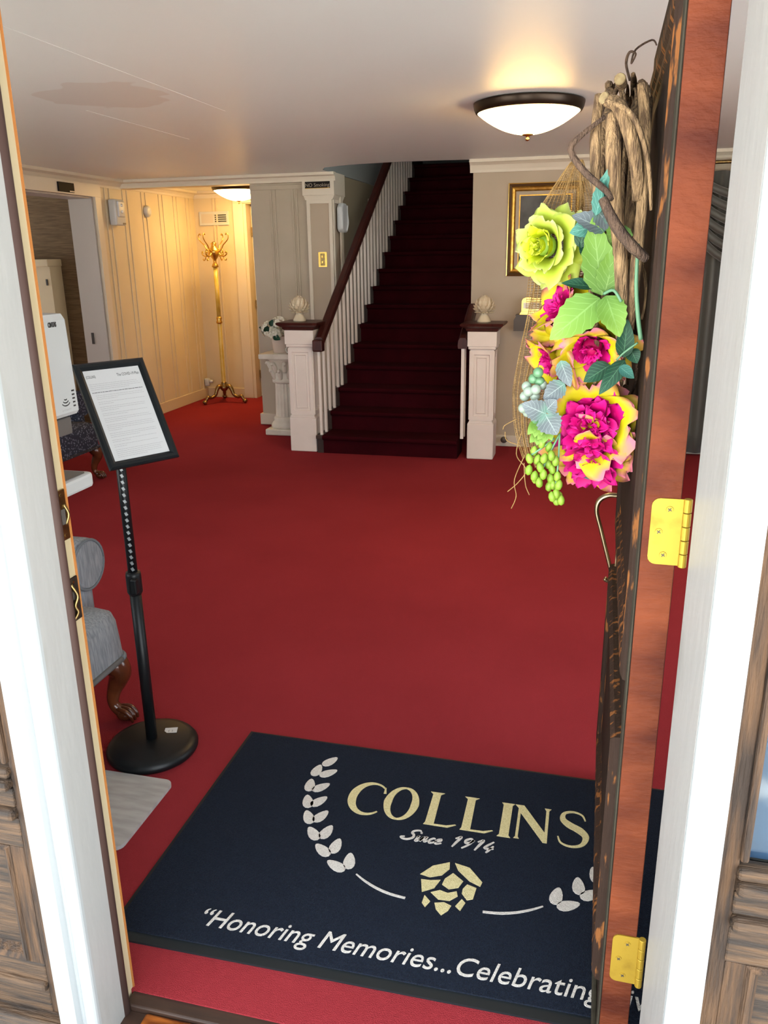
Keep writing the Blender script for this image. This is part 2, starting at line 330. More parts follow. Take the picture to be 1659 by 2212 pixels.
def bevel_ring(bm, x0, x1, z0, z1, prof, M=None):
    """frame with a moulded section: prof = list of (inset, y) swept round the rectangle"""
    rows = []; vs = []
    for ins, y in prof:
        row = [bm.verts.new(p) for p in ((x0+ins, y, z0+ins), (x1-ins, y, z0+ins), (x1-ins, y, z1-ins), (x0+ins, y, z1-ins))]
        rows.append(row); vs += row
    n = len(rows)
    for j in range(n):
        a, b = rows[j], rows[(j+1) % n]
        for k in range(4): bm.faces.new((a[k], a[(k+1) % 4], b[(k+1) % 4], b[k]))
    if M: bmesh.ops.transform(bm, matrix=M, verts=vs)
    return bm
dg = None
def text_bm(body, size, shear=0.0, align='LEFT', ext=0.0008, fitw=None, M=None, bold=0.0):
    cu = bpy.data.curves.new('t', 'FONT'); cu.body = body; cu.size = size; cu.shear = shear; cu.align_x = align; cu.extrude = ext; cu.resolution_u = 4; cu.offset = bold
    o = bpy.data.objects.new('t', cu); C.objects.link(o); bpy.context.view_layer.update()
    me = bpy.data.meshes.new_from_object(o.evaluated_get(bpy.context.evaluated_depsgraph_get()))
    bpy.data.objects.remove(o); bm = NB(); bm.from_mesh(me); bpy.data.meshes.remove(me)
    if fitw:
        xs = [v.co.x for v in bm.verts]; w = max(xs)-min(xs); s = fitw/w; x0 = min(xs)
        for v in bm.verts: v.co.x = (v.co.x-(0 if align == 'CENTER' else x0))*s
    if M: bmesh.ops.transform(bm, matrix=M, verts=bm.verts)
    return bm
def ribbon(bm, pts, widths, z0, z1, sm=6, closed=False, M=None):
    """flat inlaid stroke of varying width in the XY plane"""
    P3 = [(p[0], p[1], 0) for p in pts]
    P = catmull(P3, sm) if sm else [Vector(p) for p in P3]
    m = len(P); left, right = [], []
    for i, p in enumerate(P):
        t = (P[min(i+1, m-1)]-P[max(i-1, 0)])
        if t.length < 1e-9: t = Vector((1, 0, 0))
        t.normalize(); nrm = Vector((-t.y, t.x, 0))
        f = i/(m-1)*(len(widths)-1); a = int(f); b = min(a+1, len(widths)-1); w = widths[a]+(widths[b]-widths[a])*(f-a)
        left.append(p+nrm*w/2); right.append(p-nrm*w/2)
    vs = []
    top = [[bm.verts.new((q.x, q.y, z1)) for q in s] for s in (left, right)]
    bot = [[bm.verts.new((q.x, q.y, z0)) for q in s] for s in (left, right)]
    for i in range(m-1):
        bm.faces.new((top[1][i], top[1][i+1], top[0][i+1], top[0][i]))
        bm.faces.new((top[0][i], top[0][i+1], bot[0][i+1], bot[0][i]))
        bm.faces.new((top[1][i+1], top[1][i], bot[1][i], bot[1][i+1]))
    for i in (0, m-1):
        bm.faces.new((top[0][i], top[1][i], bot[1][i], bot[0][i]))
    if M: bmesh.ops.transform(bm, matrix=M, verts=[v for s in top+bot for v in s])
    return bm

# ================================================================== SETTING
CZ = 2.40
struct('porch_floor', B((-30, -30, -0.25), (30, 1.10, -0.10)), m_porch, 'pale concrete porch and ground outside the front door', 'floor')
struct('floor', B((-8.3, 1.29, -0.12), (2.8, 11.4, 0.0)), m_carpet, 'deep red wall to wall carpet', 'floor')
# ceiling with a stair opening whose near edge bows a little
cb = NB()
poly_prism(cb, [(-4.9, 1.2), (2.8, 1.2), (2.8, 7.3), (-1.03, 7.3), (-1.03, 7.17), (-1.35, 7.12), (-1.69, 7.11), (-2.0, 7.15), (-2.18, 7.21), (-2.36, 7.31), (-2.44, 7.50), (-2.44, 9.4), (-4.9, 9.4)], CZ, CZ+0.2)
ce = struct('ceiling', cb, m_ceil, 'off white plaster ceiling with a faded brownish water stain', 'ceiling')
for x, ya, yb in ((-1.965, 2.5, 4.4), (-2.635, 4.15, 5.3)): part('seam', B((x-0.003, ya, CZ-0.0012), (x+0.003, yb, CZ+0.001)), m_ceil, ce)
# left wall with a cased doorway (y 6.15..7.22)
wb = NB()
box(wb, (-4.88, 1.30, 0), (-4.62, 6.15, CZ)); box(wb, (-4.88, 6.15, 2.22), (-4.62, 7.22, CZ)); box(wb, (-4.88, 7.22, 0), (-4.62, 9.28, CZ))
wl = struct('wall_left', wb, m_panel, 'cream panelled left wall with vertical battens, warm lit', 'wall')
for y in (7.42, 7.50, 7.74, 7.82, 8.10, 8.18, 8.46, 8.54, 8.78, 8.86, 9.08, 9.16):
    part('batten', B((-4.622, y-0.012, 0.12), (-4.611, y+0.012, 2.32), 0.004), m_panel, wl)
struct('trim_1', B((-4.622, 7.22, 0), (-4.605, 9.28, 0.12), 0.004), m_panel, 'cream baseboard along the panelled left wall', 'baseboard')
# casing and reveal of the left doorway
db = NB()
box(db, (-4.63, 7.22, 0), (-4.595, 7.31, 2.22)); box(db, (-4.63, 6.05, 0), (-4.595, 6.15, 2.22)); box(db, (-4.63, 6.05, 2.22), (-4.59, 7.31, 2.33))
t2 = struct('trim_2', db, m_trim, 'cream casing around the left doorway', 'door casing')
part('reveal', B((-4.88, 7.205, 0), (-4.63, 7.222, 2.22)), m_jambgrey, t2)
part('reveal', B((-4.88, 6.15, 2.205), (-4.63, 7.20, 2.222)), m_jambgrey, t2)
part('strike_hole', B((-4.80, 7.198, 0.86), (-4.775, 7.206, 0.97)), m_dark, t2)
# room beyond the left doorway: grasscloth wall
rb = NB()
box(rb, (-8.3, 7.50, 0), (-4.88, 7.60, 2.7))
struct('wall_side_room', rb, m_grass, 'brown grasscloth covered wall seen through the left doorway', 'wall')
rb = NB()
box(rb, (-8.4, 4.5, 0), (-8.3, 5.0, 2.7)); box(rb, (-8.4, 7.1, 0), (-8.3, 7.6, 2.7)); box(rb, (-8.4, 5.0, 0), (-8.3, 7.1, 0.5)); box(rb, (-8.4, 5.0, 2.2), (-8.3, 7.1, 2.7)); box(rb, (-8.4, 4.4, 0), (-4.88, 4.5, 2.7))  # unseen opening added in this wall to light the grasscloth
struct('wall_side_room_far', rb, m_panel, 'far cream wall of the side room', 'wall')
struct('ceiling_side_room', B((-8.4, 4.4, 2.55), (-4.9, 7.6, 2.7)), m_ceil, 'ceiling of the side room', 'ceiling')
# hall at the back left
hb = NB()
box(hb, (-4.62, 9.28, 0), (-4.05, 9.4, CZ)); box(hb, (-4.05, 9.28, 2.25), (-3.16, 9.4, CZ))
he = struct('wall_hall_end', hb, m_panel, 'cream panelled end wall of the hall behind the coat rack', 'wall')
for x in (-4.37, -4.33): part('batten', B((x-0.01, 9.268, 0.12), (x+0.01, 9.281, 2.33), 0.003), m_panel, he)
struct('trim_3', B((-4.62, 9.262, 0), (-4.12, 9.281, 0.12), 0.004), m_panel, 'cream baseboard on the hall end wall', 'baseboard')
hb = NB(); box(hb, (-4.12, 9.255, 0), (-4.00, 9.285, 2.26), 0.004); box(hb, (-4.12, 9.255, 2.26), (-3.16, 9.285, 2.37), 0.004)
t4 = struct('trim_4', hb, m_trim, 'cream casing of the hall end door', 'door casing')
part('jamb', B((-4.00, 9.275, 0), (-3.965, 9.42, 2.25)), m_trim, t4)
d2 = thing('door_2', 'cream hall door standing ajar at the end of the hall', 'door', (-3.96, 9.40, 0), kind='structure')
Md = Matrix.Translation((-3.955, 9.40, 0)) @ Matrix.Rotation(math.radians(28), 4, 'Z')
part('slab', B((0, 0, 0.01), (0.75, 0.04, 2.23), 0.003, Md), m_trim, d2)
for z in (0.28, 1.12, 1.95): part('hinge', B((-0.010, -0.012, z-0.05), (0.012, 0.002, z+0.05), 0.002, Md), m_oldbrass, d2)
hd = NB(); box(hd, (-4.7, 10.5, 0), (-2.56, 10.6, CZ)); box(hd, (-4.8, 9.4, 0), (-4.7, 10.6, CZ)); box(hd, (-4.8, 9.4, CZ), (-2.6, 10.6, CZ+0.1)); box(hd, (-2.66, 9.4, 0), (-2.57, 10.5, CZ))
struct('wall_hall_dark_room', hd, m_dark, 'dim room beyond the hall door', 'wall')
struct('wall_hall_right', B((-3.26, 7.86, 0), (-3.14, 9.4, CZ)), m_panel, 'cream right wall of the hall', 'wall')
# partition with battens, lintel, pillar
wp = struct('wall_partition', B((-3.26, 7.76, 0), (-2.66, 7.86, CZ)), m_partition, 'greige panelled partition beside the stair pillar', 'wall')
for x in (-3.05, -3.01, -2.83, -2.79): part('batten', B((x-0.009, 7.750, 0.11), (x+0.009, 7.761, 2.29), 0.003), m_partition, wp)
part('rail', B((-3.26, 7.747, 2.27), (-2.70, 7.761, 2.31), 0.003), m_partition, wp)
struct('baseboard_partition', B((-3.285, 7.735, 0), (-2.66, 7.88, 0.115), 0.006), m_trim, 'pale baseboard wrapped around the partition end', 'baseboard')
lb = NB(); box(lb, (-4.62, 7.70, 2.325), (-2.69, 7.86, CZ))
struct('lintel', lb, m_trim, 'cream lintel across the hall opening under the ceiling', 'lintel')
def crown_x(x0, x1, y, z1=CZ, h=0.10, d=0.075, s=-1):
    pts = [(y, z1-h), (y+s*0.012, z1-h), (y+s*0.016, z1-h+0.02), (y+s*d*0.45, z1-h*0.45), (y+s*d*0.85, z1-0.028), (y+s*d, z1-0.024), (y+s*d, z1), (y, z1)]
    return PP(pts, x0, x1, 'x')
def crown_y(y0, y1, x, z1=CZ, h=0.11, d=0.085, s=1):
    pts = [(x, z1-h), (x+s*0.012, z1-h), (x+s*0.016, z1-h+0.02), (x+s*d*0.45, z1-h*0.45), (x+s*d*0.85, z1-0.028), (x+s*d, z1-0.024), (x+s*d, z1), (x, z1)]
    return PP(pts, y0, y1, 'y')
struct('trim_5', crown_x(-4.62, -2.38, 7.70, h=0.075, d=0.06), m_trim, 'cream crown moulding along the hall lintel', 'moulding')
struct('trim_6', crown_y(1.3, 7.70, -4.62, h=0.085), m_trim, 'cream crown moulding along the left wall', 'moulding')
struct('trim_7', crown_y(7.86, 9.28, -4.62, h=0.075), m_trim, 'cream crown moulding inside the hall', 'moulding')
struct('trim_8', crown_x(-4.62, -3.26, 9.28, h=0.075, d=0.06), m_trim, 'cream crown moulding on the hall end wall', 'moulding')
pl = thing('pillar', 'square cream panelled pillar between hall and staircase', 'pillar', (-2.55, 7.86, 0), kind='structure')
part('shaft', B((-2.675, 7.715, 0), (-2.425, 8.02, 2.20)), m_wall, pl)
part('capital', B((-2.705, 7.685, 2.205), (-2.395, 8.04, CZ)), m_trim, pl)
part('neck_moulding', PP([(-2.685, 2.165), (-2.415, 2.165), (-2.397, 2.207), (-2.703, 2.207)], 7.70, 8.03, 'y'), m_trim, pl)
part('front_moulding', rect_ring(NB(), -2.675, -2.425, 0.05, 2.165, 0.032, 7.703, 7.72), m_trim, pl)
part('side_moulding', rect_ring(NB(), 7.72, 8.02, 0.05, 2.165, 0.03, 2.412, 2.426, Matrix.Rotation(PI/2, 4, 'Z')), m_trim, pl)
# stairwell shell
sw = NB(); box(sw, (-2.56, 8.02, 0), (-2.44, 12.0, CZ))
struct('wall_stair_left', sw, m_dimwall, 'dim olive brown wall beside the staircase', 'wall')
sw = NB(); box(sw, (-2.60, 7.51, CZ+0.001), (-2.43, 12.0, 4.6)); box(sw, (-2.6, 12.0, 0), (-0.9, 12.1, 4.6)); box(sw, (-2.6, 7.0, CZ+0.2), (-0.9, 7.1, 4.6))
struct('wall_upper', sw, m_upwall, 'dark grey walls of the upper stairwell', 'wall')
struct('trim_9', B((-2.44, 9.05, 1.2), (-2.41, 9.17, 2.25)), m_trim, 'pale door trim on the dim wall beside the stairs', 'moulding')
struct('ceiling_upper', B((-2.6, 7.0, 4.6), (-0.9, 12.1, 4.7)), m_upwall, 'dark ceiling over the stairwell', 'ceiling')
struct('floor_upper', B((-2.44, 10.83, 2.60), (-1.03, 12.0, 2.73)), m_carpetdim, 'upper landing with shade put into its carpet colour', 'floor')
struct('wall_stair_right', B((-1.03, 7.36, 0), (-0.90, 12.0, 4.6)), m_wall, 'right wall of the staircase', 'wall')
wr = struct('wall_back', B((-1.03, 7.20, 0), (2.8, 7.36, CZ)), m_wall, 'greige wall right of the staircase', 'wall')
struct('trim_10', crown_x(-1.055, 2.7, 7.20, h=0.10, d=0.07), m_trim, 'cream crown moulding on the wall right of the stairs', 'moulding')
struct('baseboard_back', B((-1.03, 7.18, 0), (2.7, 7.205, 0.10), 0.004), m_trim, 'cream baseboard on the wall right of the stairs', 'baseboard')
rw = NB(); box(rw, (2.65, 1.3, 0), (2.8, 1.5, CZ)); box(rw, (2.65, 3.8, 0), (2.8, 7.2, CZ)); box(rw, (2.65, 1.5, 0), (2.8, 3.8, 0.22)); box(rw, (2.65, 1.5, 2.28), (2.8, 3.8, CZ))
struct('wall_right', rw, m_wall, 'greige right wall of the room', 'wall')
# front wall with two unseen windows added for daylight, sidelights and the doorway
fb = NB()
def fw(x0, x1, z0, z1): box(fb, (x0, 1.14, z0), (x1, 1.30, z1))
fw(-4.9, -4.3, -0.1, 2.6); fw(-4.3, -2.1, -0.1, 0.7); fw(-4.3, -2.1, 2.2, 2.6); fw(-2.1, -1.62, -0.1, 2.6)
fw(-1.62, 0.80, 2.16, 2.6); fw(0.80, 1.2, -0.1, 2.6); fw(1.2, 2.5, -0.1, 0.7); fw(1.2, 2.5, 2.2, 2.6); fw(2.5, 2.8, -0.1, 2.6)
struct('wall_front', fb, m_wall, 'front wall around the entrance door', 'wall')
for n, (x0, x1) in (('added_window_3', (-4.3, -2.1)), ('added_window_4', (1.2, 2.5))):
    w = NB(); rect_ring(w, x0, x1, 0.7, 2.2, 0.06, 1.18, 1.26); box(w, ((x0+x1)/2-0.02, 1.20, 0.76), ((x0+x1)/2+0.02, 1.24, 2.14)); box(w, (x0+0.06, 1.20, 1.43), (x1-0.06, 1.24, 1.47))
    struct(n, w, m_white, 'unseen white window frame added for daylight '+('left' if x0 < 0 else 'right')+' of the entrance', 'window')

for n, x, y0, y1, nb in (('added_window_5', 2.72, 1.5, 3.8, 3),):  # unseen window bank, added to brighten the room
    w = NB(); Mw = Matrix.Translation((x, 0, 0)) @ Matrix.Rotation(PI/2, 4, 'Z')
    for k in range(nb):
        a0 = y0+(y1-y0)*k/nb; a1 = y0+(y1-y0)*(k+1)/nb
        rect_ring(w, a0, a1, 0.22, 2.28, 0.045, -0.03, 0.03, Mw); box(w, (a0+0.045, -0.015, 1.33), (a1-0.045, 0.015, 1.37), 0, Mw)
    struct(n, w, m_white, 'unseen bank of white framed windows added for daylight in the '+('right' if x > 0 else 'left')+' wall', 'window')
pr_ = NB(); box(pr_, (-4.9, 0.3, 2.75), (2.8, 1.14, 2.95)); box(pr_, (-4.9, 0.3, 2.6), (2.8, 0.36, 2.75))  # unseen eave, added to keep skylight off the house front
struct('shading_eave', pr_, m_outwhite, 'unseen white eave added to shade the house front', 'added_roof')
# ------------------------------------------------------------------ door frame (left and right jambs, casings)
H = 2.16
H0 = -0.10
tl = thing('trim_11', 'cream and white painted left door jamb with exterior casing', 'door jamb', (-0.98, 1.22, 0), kind='structure')
part('rabbet', PP([(-0.965, 1.262), (-0.965, 1.2965), (-1.06, 1.2965), (-1.06, 1.262)], H0, H), m_creamjamb, tl)
part('bare_edge', PP([(-0.962, 1.2965), (-0.962, 1.3005), (-1.06, 1.3005), (-1.06, 1.2965)], H0, H), m_orange, tl, label='bare orange pine edge')
part('weatherstrip', T([(-0.957, 1.2475, H0), (-0.957, 1.2475, H)], 0.0125, 10), m_strip, tl, True, 'brown rubber weatherstrip')
part('stop', PP([(-0.952, 1.157), (-0.952, 1.238), (-1.06, 1.262), (-1.06, 1.157)], H0, H), m_stop, tl)
bead = [(-0.952, 1.157)]+[(-0.952-0.015+0.015*math.cos(a), 1.150-0.011*math.sin(a)) for a in [0, .4, .8, 1.2, 1.57]]+[(-0.975, 1.140), (-0.985, 1.147), (-0.992, 1.147), (-0.995, 1.132), (-1.023, 1.130), (-1.027, 1.134), (-1.027, 1.20), (-0.975, 1.20)]
part('casing', PP(bead, H0, H), m_outwhite, tl)
def plate(name, y0, y1, z0, z1, x, m, tlp, hole):
    p = part(name, B((x-0.002, y0, z0), (x+0.0022, y1, z1), 0.0012), m, tlp)
    hb = B((x+0.0005, y0+(y1-y0)*0.28, z0+(z1-z0)*hole[0]), (x+0.0032, y0+(y1-y0)*0.72, z0+(z1-z0)*hole[1]))
    part('latch_hole', hb, m_dark, p)
    for f in (0.1, 0.9):
        part('screw', L([(0.0035, 0), (0.003, 0.0015), (0, 0.0016)], n=10, M=Matrix.Translation((x+0.002, (y0+y1)/2, z0+(z1-z0)*f)) @ Matrix.Rotation(PI/2, 4, 'Y')), m_oldbrass, p)
    return p
p1 = plate('strike_plate', 1.266, 1.293, 1.135, 1.235, -0.9635, m_oldbrass, tl, (0.32, 0.62))
part('strike_lip', T([(-0.962, 1.285, 1.165), (-0.957, 1.290, 1.185), (-0.962, 1.285, 1.205)], 0.003, 8, 4), m_oldbrass, p1, True)
p2 = plate('latch_strike', 1.266, 1.296, 0.965, 1.055, -0.9635, m_darkdoor, tl, (0.5, 0.7))
part('latch_lip', T([(-0.962, 1.270, 0.97), (-0.955, 1.276, 0.985), (-0.957, 1.272, 1.0), (-0.953, 1.278, 1.02), (-0.96, 1.270, 1.045)], 0.0035, 8, 4), m_oldbrass, p2, True)
tr = thing('trim_12', 'white painted right door jamb with exterior casing', 'door jamb', (0.2, 1.22, 0), kind='structure')
part('jamb', PP([(0.175, 1.30), (0.193, 1.157), (0.215, 1.157), (0.255, 1.18), (0.255, 1.30)], H0, H), m_stop, tr)
part('casing', PP([(0.1935, 1.157)]+[(0.1935+0.012-0.012*math.cos(a), 1.151-0.009*math.sin(a)) for a in [0, .4, .8, 1.2, 1.57]]+[(0.2105, 1.142), (0.2155, 1.134), (0.235, 1.130), (0.2475, 1.131), (0.2475, 1.20), (0.2, 1.20)], H0, H), m_outwhite, tr)
struct('trim_13', B((-1.02, 1.13, 2.12), (0.24, 1.29, 2.17)), m_outwhite, 'white head of the door frame', 'door jamb')
sl = thing('threshold', 'worn orange wood threshold under the entrance door', 'threshold', (-0.4, 1.2, 0), kind='structure')
part('plank', B((-0.905, 1.05, -0.11), (0.20, 1.252, -0.012), 0.006), m_sill, sl)
part('sill_base', B((-0.955, 1.05, -0.11), (-0.906, 1.253, -0.02)), m_darkwood, sl)
part('rear_plank', B((-0.96, 1.254, -0.11), (0.20, 1.30, -0.004), 0.004), m_darkwood, sl)
# sidelights
def sidelight(name, label, gx, sgn, zg, behind, lab2):
    """gx: glass edge next to the door, sgn: direction away from the door"""
    x_in = gx - sgn*(0.10 if sgn < 0 else 0.06); x_out = gx + sgn*0.44
    w = thing(name, label, 'sidelight', ((x_in+x_out)/2, 1.22, 0), kind='structure')
    def bb(xa, xb, y0, y1, z0, z1, bev=0.004): return B((min(xa, xb), y0, z0), (max(xa, xb), y1, z1), bev)
    part('stile', bb(x_in, gx-sgn*0.012, 1.196, 1.245, -0.02, H), m_weather, w)
    part('stile', bb(gx+sgn*0.33, x_out, 1.196, 1.245, -0.02, H), m_weather, w)
    xa, xb = gx-sgn*0.016, gx+sgn*0.335
    part('glazing_bead', bb(gx-sgn*0.014, gx, 1.188, 1.225, zg+0.01, H, 0.005), m_weather, w)
    part('moulding', bb(xa, xb, 1.183, 1.235, zg-0.022, zg, 0.006), m_weatherh, w)
    part('moulding', bb(xa, xb, 1.172, 1.235, zg-0.050, zg-0.024, 0.010), m_weatherh, w)
    part('rail', bb(xa, xb, 1.190, 1.240, zg-0.095, zg-0.050), m_weatherh, w)
    part('moulding', bb(xa, xb, 1.176, 1.235, zg-0.125, zg-0.097, 0.010), m_weatherh, w)
    part('rail', bb(xa, xb, 1.194, 1.240, zg-0.20, zg-0.125), m_weatherh, w)
    pz1, pz0 = zg-0.20, 0.14
    part('stile', bb(gx-sgn*0.014, gx+sgn*0.022, 1.195, 1.24, -0.12, pz1, 0.002), m_weather, w)
    part('panel', bb(gx+sgn*(0.035 if sgn > 0 else 0.0), xb, 1.212, 1.236, pz0, pz1), m_weatherh, w)
    part('panel_moulding', bevel_ring(NB(), min(gx+sgn*0.02, xb), max(gx+sgn*0.02, xb), pz0, pz1, [(0, 1.194), (0.006, 1.188), (0.016, 1.194), (0.026, 1.212), (0.026, 1.235), (0, 1.235)]), m_weather, w)
    part('rail', bb(xa, xb, 1.194, 1.240, -0.12, pz0), m_weatherh, w)
    part('sill_board', bb(x_in, x_out, 1.165, 1.26, -0.12, 0.0), m_weatherh, w)
    part('moulding', bb(xa, xb, 1.182, 1.235, pz0-0.075, pz0-0.05, 0.008), m_weatherh, w)
    part('head_rail', bb(xa, xb, 1.196, 1.240, 1.98, H), m_weatherh, w)
    part('pane', bb(gx, gx+sgn*0.33, 1.212, 1.216, zg, 1.98, 0), m_glass, w)
    part('pane_sheet', bb(gx-sgn*0.01, gx+sgn*0.335, 1.222, 1.228, zg, 1.98, 0), behind, w, label=lab2)  # plain coloured sheet just behind the pane
    for k in range(5):
        z = zg+0.245+0.25*k
        if z < 1.95: part('muntin', bb(gx, gx+sgn*0.33, 1.208, 1.2115, z-0.004, z+0.004, 0), m_muntin, w)
    return w
sidelight('window_1', 'weathered brown wood sidelight with dark glass left of the door', -1.125, -1, 0.655, m_greenbehind, 'dark green sheet standing in for the reflection in the glass')
sidelight('window_2', 'weathered brown wood sidelight with blue glass right of the door', 0.302, 1, 0.688, m_bluesheet, 'blue sheet behind the glass')

# ------------------------------------------------------------------ the open door
DL, DT = 1.07, 0.057
DM = Matrix.Translation((0.101, 1.33, 0.018)) @ Matrix(((0.0112, 0.9999, 0, 0), (0.9999, -0.0112, 0, 0), (0, 0, 1, 0), (0, 0, 0, 1)))
# local door space: x runs from hinge edge to free edge, y from exterior face to interior face
d1 = thing('door_1', 'dark wooden front door standing open, reddish hinge edge facing out', 'door', (0.13, 1.33, 0.018), kind='structure')
part('slab', B((0.0035, 0, 0), (DL, DT, 2.10), 0, DM), m_darkdoor, d1)
part('hinge_edge', B((-0.002, 0.001, 0), (0.0035, DT-0.001, 2.10), 0.001, DM), m_reddoor, d1, label='reddish brown bare wood hinge edge')
part('stile_edge', B((0.004, -0.003, 0.0), (0.05, 0.0, 2.10), 0.001, DM), m_greypaint, d1)
def door_mould(x0, x1, z0, z1, m, proud):
    part('panel_moulding', bevel_ring(NB(), x0, x1, z0, z1, [(0, 0.0), (0.002, -proud*0.6), (0.012, -proud), (0.028, -proud*0.85), (0.036, -proud*0.4), (0.048, -proud*0.35), (0.055, 0.0), (0.03, 0.004)], DM), m, d1)
door_mould(0.06, 0.99, 0.88, 2.02, m_mould, 0.013)
door_mould(0.06, 0.99, 0.17, 0.76, m_mould, 0.020)
part('panel', B((0.16, -0.008, 0.27), (0.89, 0, 0.66), 0.004, DM), m_darkdoor, d1)
part('panel', B((0.16, -0.006, 0.98), (0.89, 0, 1.92), 0.004, DM), m_darkdoor, d1)
part('bottom_sweep', B((0.01, -0.010, -0.008), (DL-0.01, 0.0, 0.04), 0.003, DM), m_greypaint, d1)
part('lock_edge_strip', B((DL, 0.006, 0.0), (DL+0.003, DT-0.006, 2.10), 0, DM), m_brass, d1)
def hinge(zc, hh):
    b = NB(); y0, y1 = 0.012, DT+0.004; r = 0.013; z0, z1 = zc-hh/2-0.018, zc+hh/2-0.018
    pts = [(y1, z0), (y1, z1)]
    for k in range(5): a = PI/2+k*PI/8; pts.append((y0+r+r*math.cos(a), z1-r+r*math.sin(a)))
    for k in range(5): a = PI+k*PI/8; pts.append((y0+r+r*math.cos(a), z0+r+r*math.sin(a)))
    poly_prism(b, pts, -0.0045, -0.0015, 'x', DM)
    h = part('hinge', b, m_hinge, d1, label='yellow brass butt hinge')
    for f, yy in ((0.84, 0.040), (0.5, 0.026), (0.15, 0.036)):
        Ms = DM @ Matrix.Translation((-0.0045, yy, z0+hh*f)) @ Matrix.Rotation(-PI/2, 4, 'Y')
        s = part('screw', L([(0.006, 0), (0.0056, 0.0012), (0, 0.0014)], n=14, M=Ms), m_hinge, h)
        c = NB()
        for a in (0.6, 0.6+PI/2): box(c, (-0.0035, -0.0007, 0.0012), (0.0035, 0.0007, 0.0019), 0, Ms @ Matrix.Rotation(a, 4, 'Z'))
        part('screw_slot', c, m_ink, h)
    n = 5
    for k in range(n):
        za, zb = z0-0.002+(hh+0.004)*k/n+0.0006, z0-0.002+(hh+0.004)*(k+1)/n-0.0006
        part('knuckle', L([(0.0062, za), (0.0068, za+0.001), (0.0068, zb-0.001), (0.0062, zb)], n=14, M=DM @ Matrix.Translation((-0.006, DT+0.010, 0))), m_hinge, h, False)
hinge(1.213, 0.114); hinge(0.322, 0.114); hinge(2.055, 0.114)
# pull handle on the exterior face near the free edge
hp = [(0.0, 0.985), (-0.035, 0.985), (-0.060, 0.968), (-0.066, 0.935), (-0.052, 0.885), (-0.033, 0.82), (-0.017, 0.765), (-0.012, 0.735), (-0.020, 0.722), (-0.030, 0.728)]
hd = part('pull_handle', T([DM @ Vector((0.99, y, z-0.018)) for y, z in hp], [0.009, 0.010, 0.010, 0.009, 0.0085, 0.0085, 0.008, 0.007, 0.009, 0.010], 10, 6, 0.75), m_nickel, d1, True, 'aged bronze curved pull handle')
part('backplate', B((0.965, -0.004, 0.66), (1.015, 0.0, 1.03), 0.002, DM), m_nickel, hd)

# ------------------------------------------------------------------ staircase
RISE, RUN, Y0, Z0 = 0.1705, 0.259, 6.60, 0.162
st = thing('staircase', 'steep staircase in red carpet, colour darkened for stairwell shade', 'stairs', (-1.65, 6.7, 0), kind='structure')
NS = 16
for i in range(NS):
    y = Y0+RUN*i; z = Z0+RISE*i; zb = 0 if i == 0 else z-RISE
    prof = [(y+0.03, zb), (y+0.03, z-0.045), (y+0.012, z-0.042), (y-0.004, z-0.03), (y-0.008, z-0.015), (y-0.001, z-0.003), (y+0.012, z), (y+RUN+0.045, z), (y+RUN+0.045, zb)]
    part('step', PP(prof, -2.232, -1.045, 'x'), m_carpetdim, st)
    part('tread_end', PP([(y+0.03, zb), (y+0.03, z-0.03), (y-0.005, z-0.03), (y-0.005, z-0.002), (y+RUN+0.04, z-0.002), (y+RUN+0.04, zb)], -2.288, -2.233, 'x'), m_darkwood, st)

def balustrade(x, ys, zfun, name, label, rail_pts, wall=None):
    t = thing(name, label, 'balustrade', (x, ys[0], 0))
    b = NB()
    (ya, za), (yb, zb) = rail_pts
    sec = [(-0.036, -0.045), (-0.040, -0.02), (-0.036, 0.02), (-0.022, 0.042), (0.022, 0.042), (0.036, 0.02), (0.040, -0.02), (0.036, -0.045)]
    A = [b.verts.new((x+u, ya, za+v)) for u, v in sec]; D = [b.verts.new((x+u, yb, zb+v)) for u, v in sec]
    b.faces.new(A[::-1]); b.faces.new(D)
    for k in range(8): b.faces.new((A[k], A[(k+1) % 8], D[(k+1) % 8], D[k]))
    part('handrail', b, m_cherry, t)
    return t
sl_ = RISE/RUN
ra = (6.64, 0.962)
def railz(y): return ra[1]+(y-ra[0])*sl_
ba = balustrade(-2.245, [6.64], None, 'balustrade', 'left stair balustrade with white balusters and dark cherry handrail', (ra, (10.9, railz(10.9))))
k = 0
for i in range(NS-1):
    for j in range(2):
        y = Y0+RUN*i+0.050+0.1295*j; zt = railz(y)-0.035; zb = Z0+RISE*i-0.003
        part('baluster', B((-2.261, y-0.012, zb), (-2.239, y+0.012, zt)), m_white, ba)
part('rail_end', B((-2.289, 6.585, 0.885), (-2.199, 6.665, 0.985), 0.012), m_cherry, ba)
rp = (6.66, 0.965); rq = (7.19, 0.965+(7.19-6.66)*0.46)
bb_ = balustrade(-1.016, [6.66], None, 'balustrade', 'short right stair balustrade joining the wall end', (rp, rq))
for y in (6.70, 6.79): part('baluster', B((-1.029, y-0.013, 0.162), (-1.003, y+0.013, 0.965+(y-6.66)*0.46-0.03)), m_white, bb_)
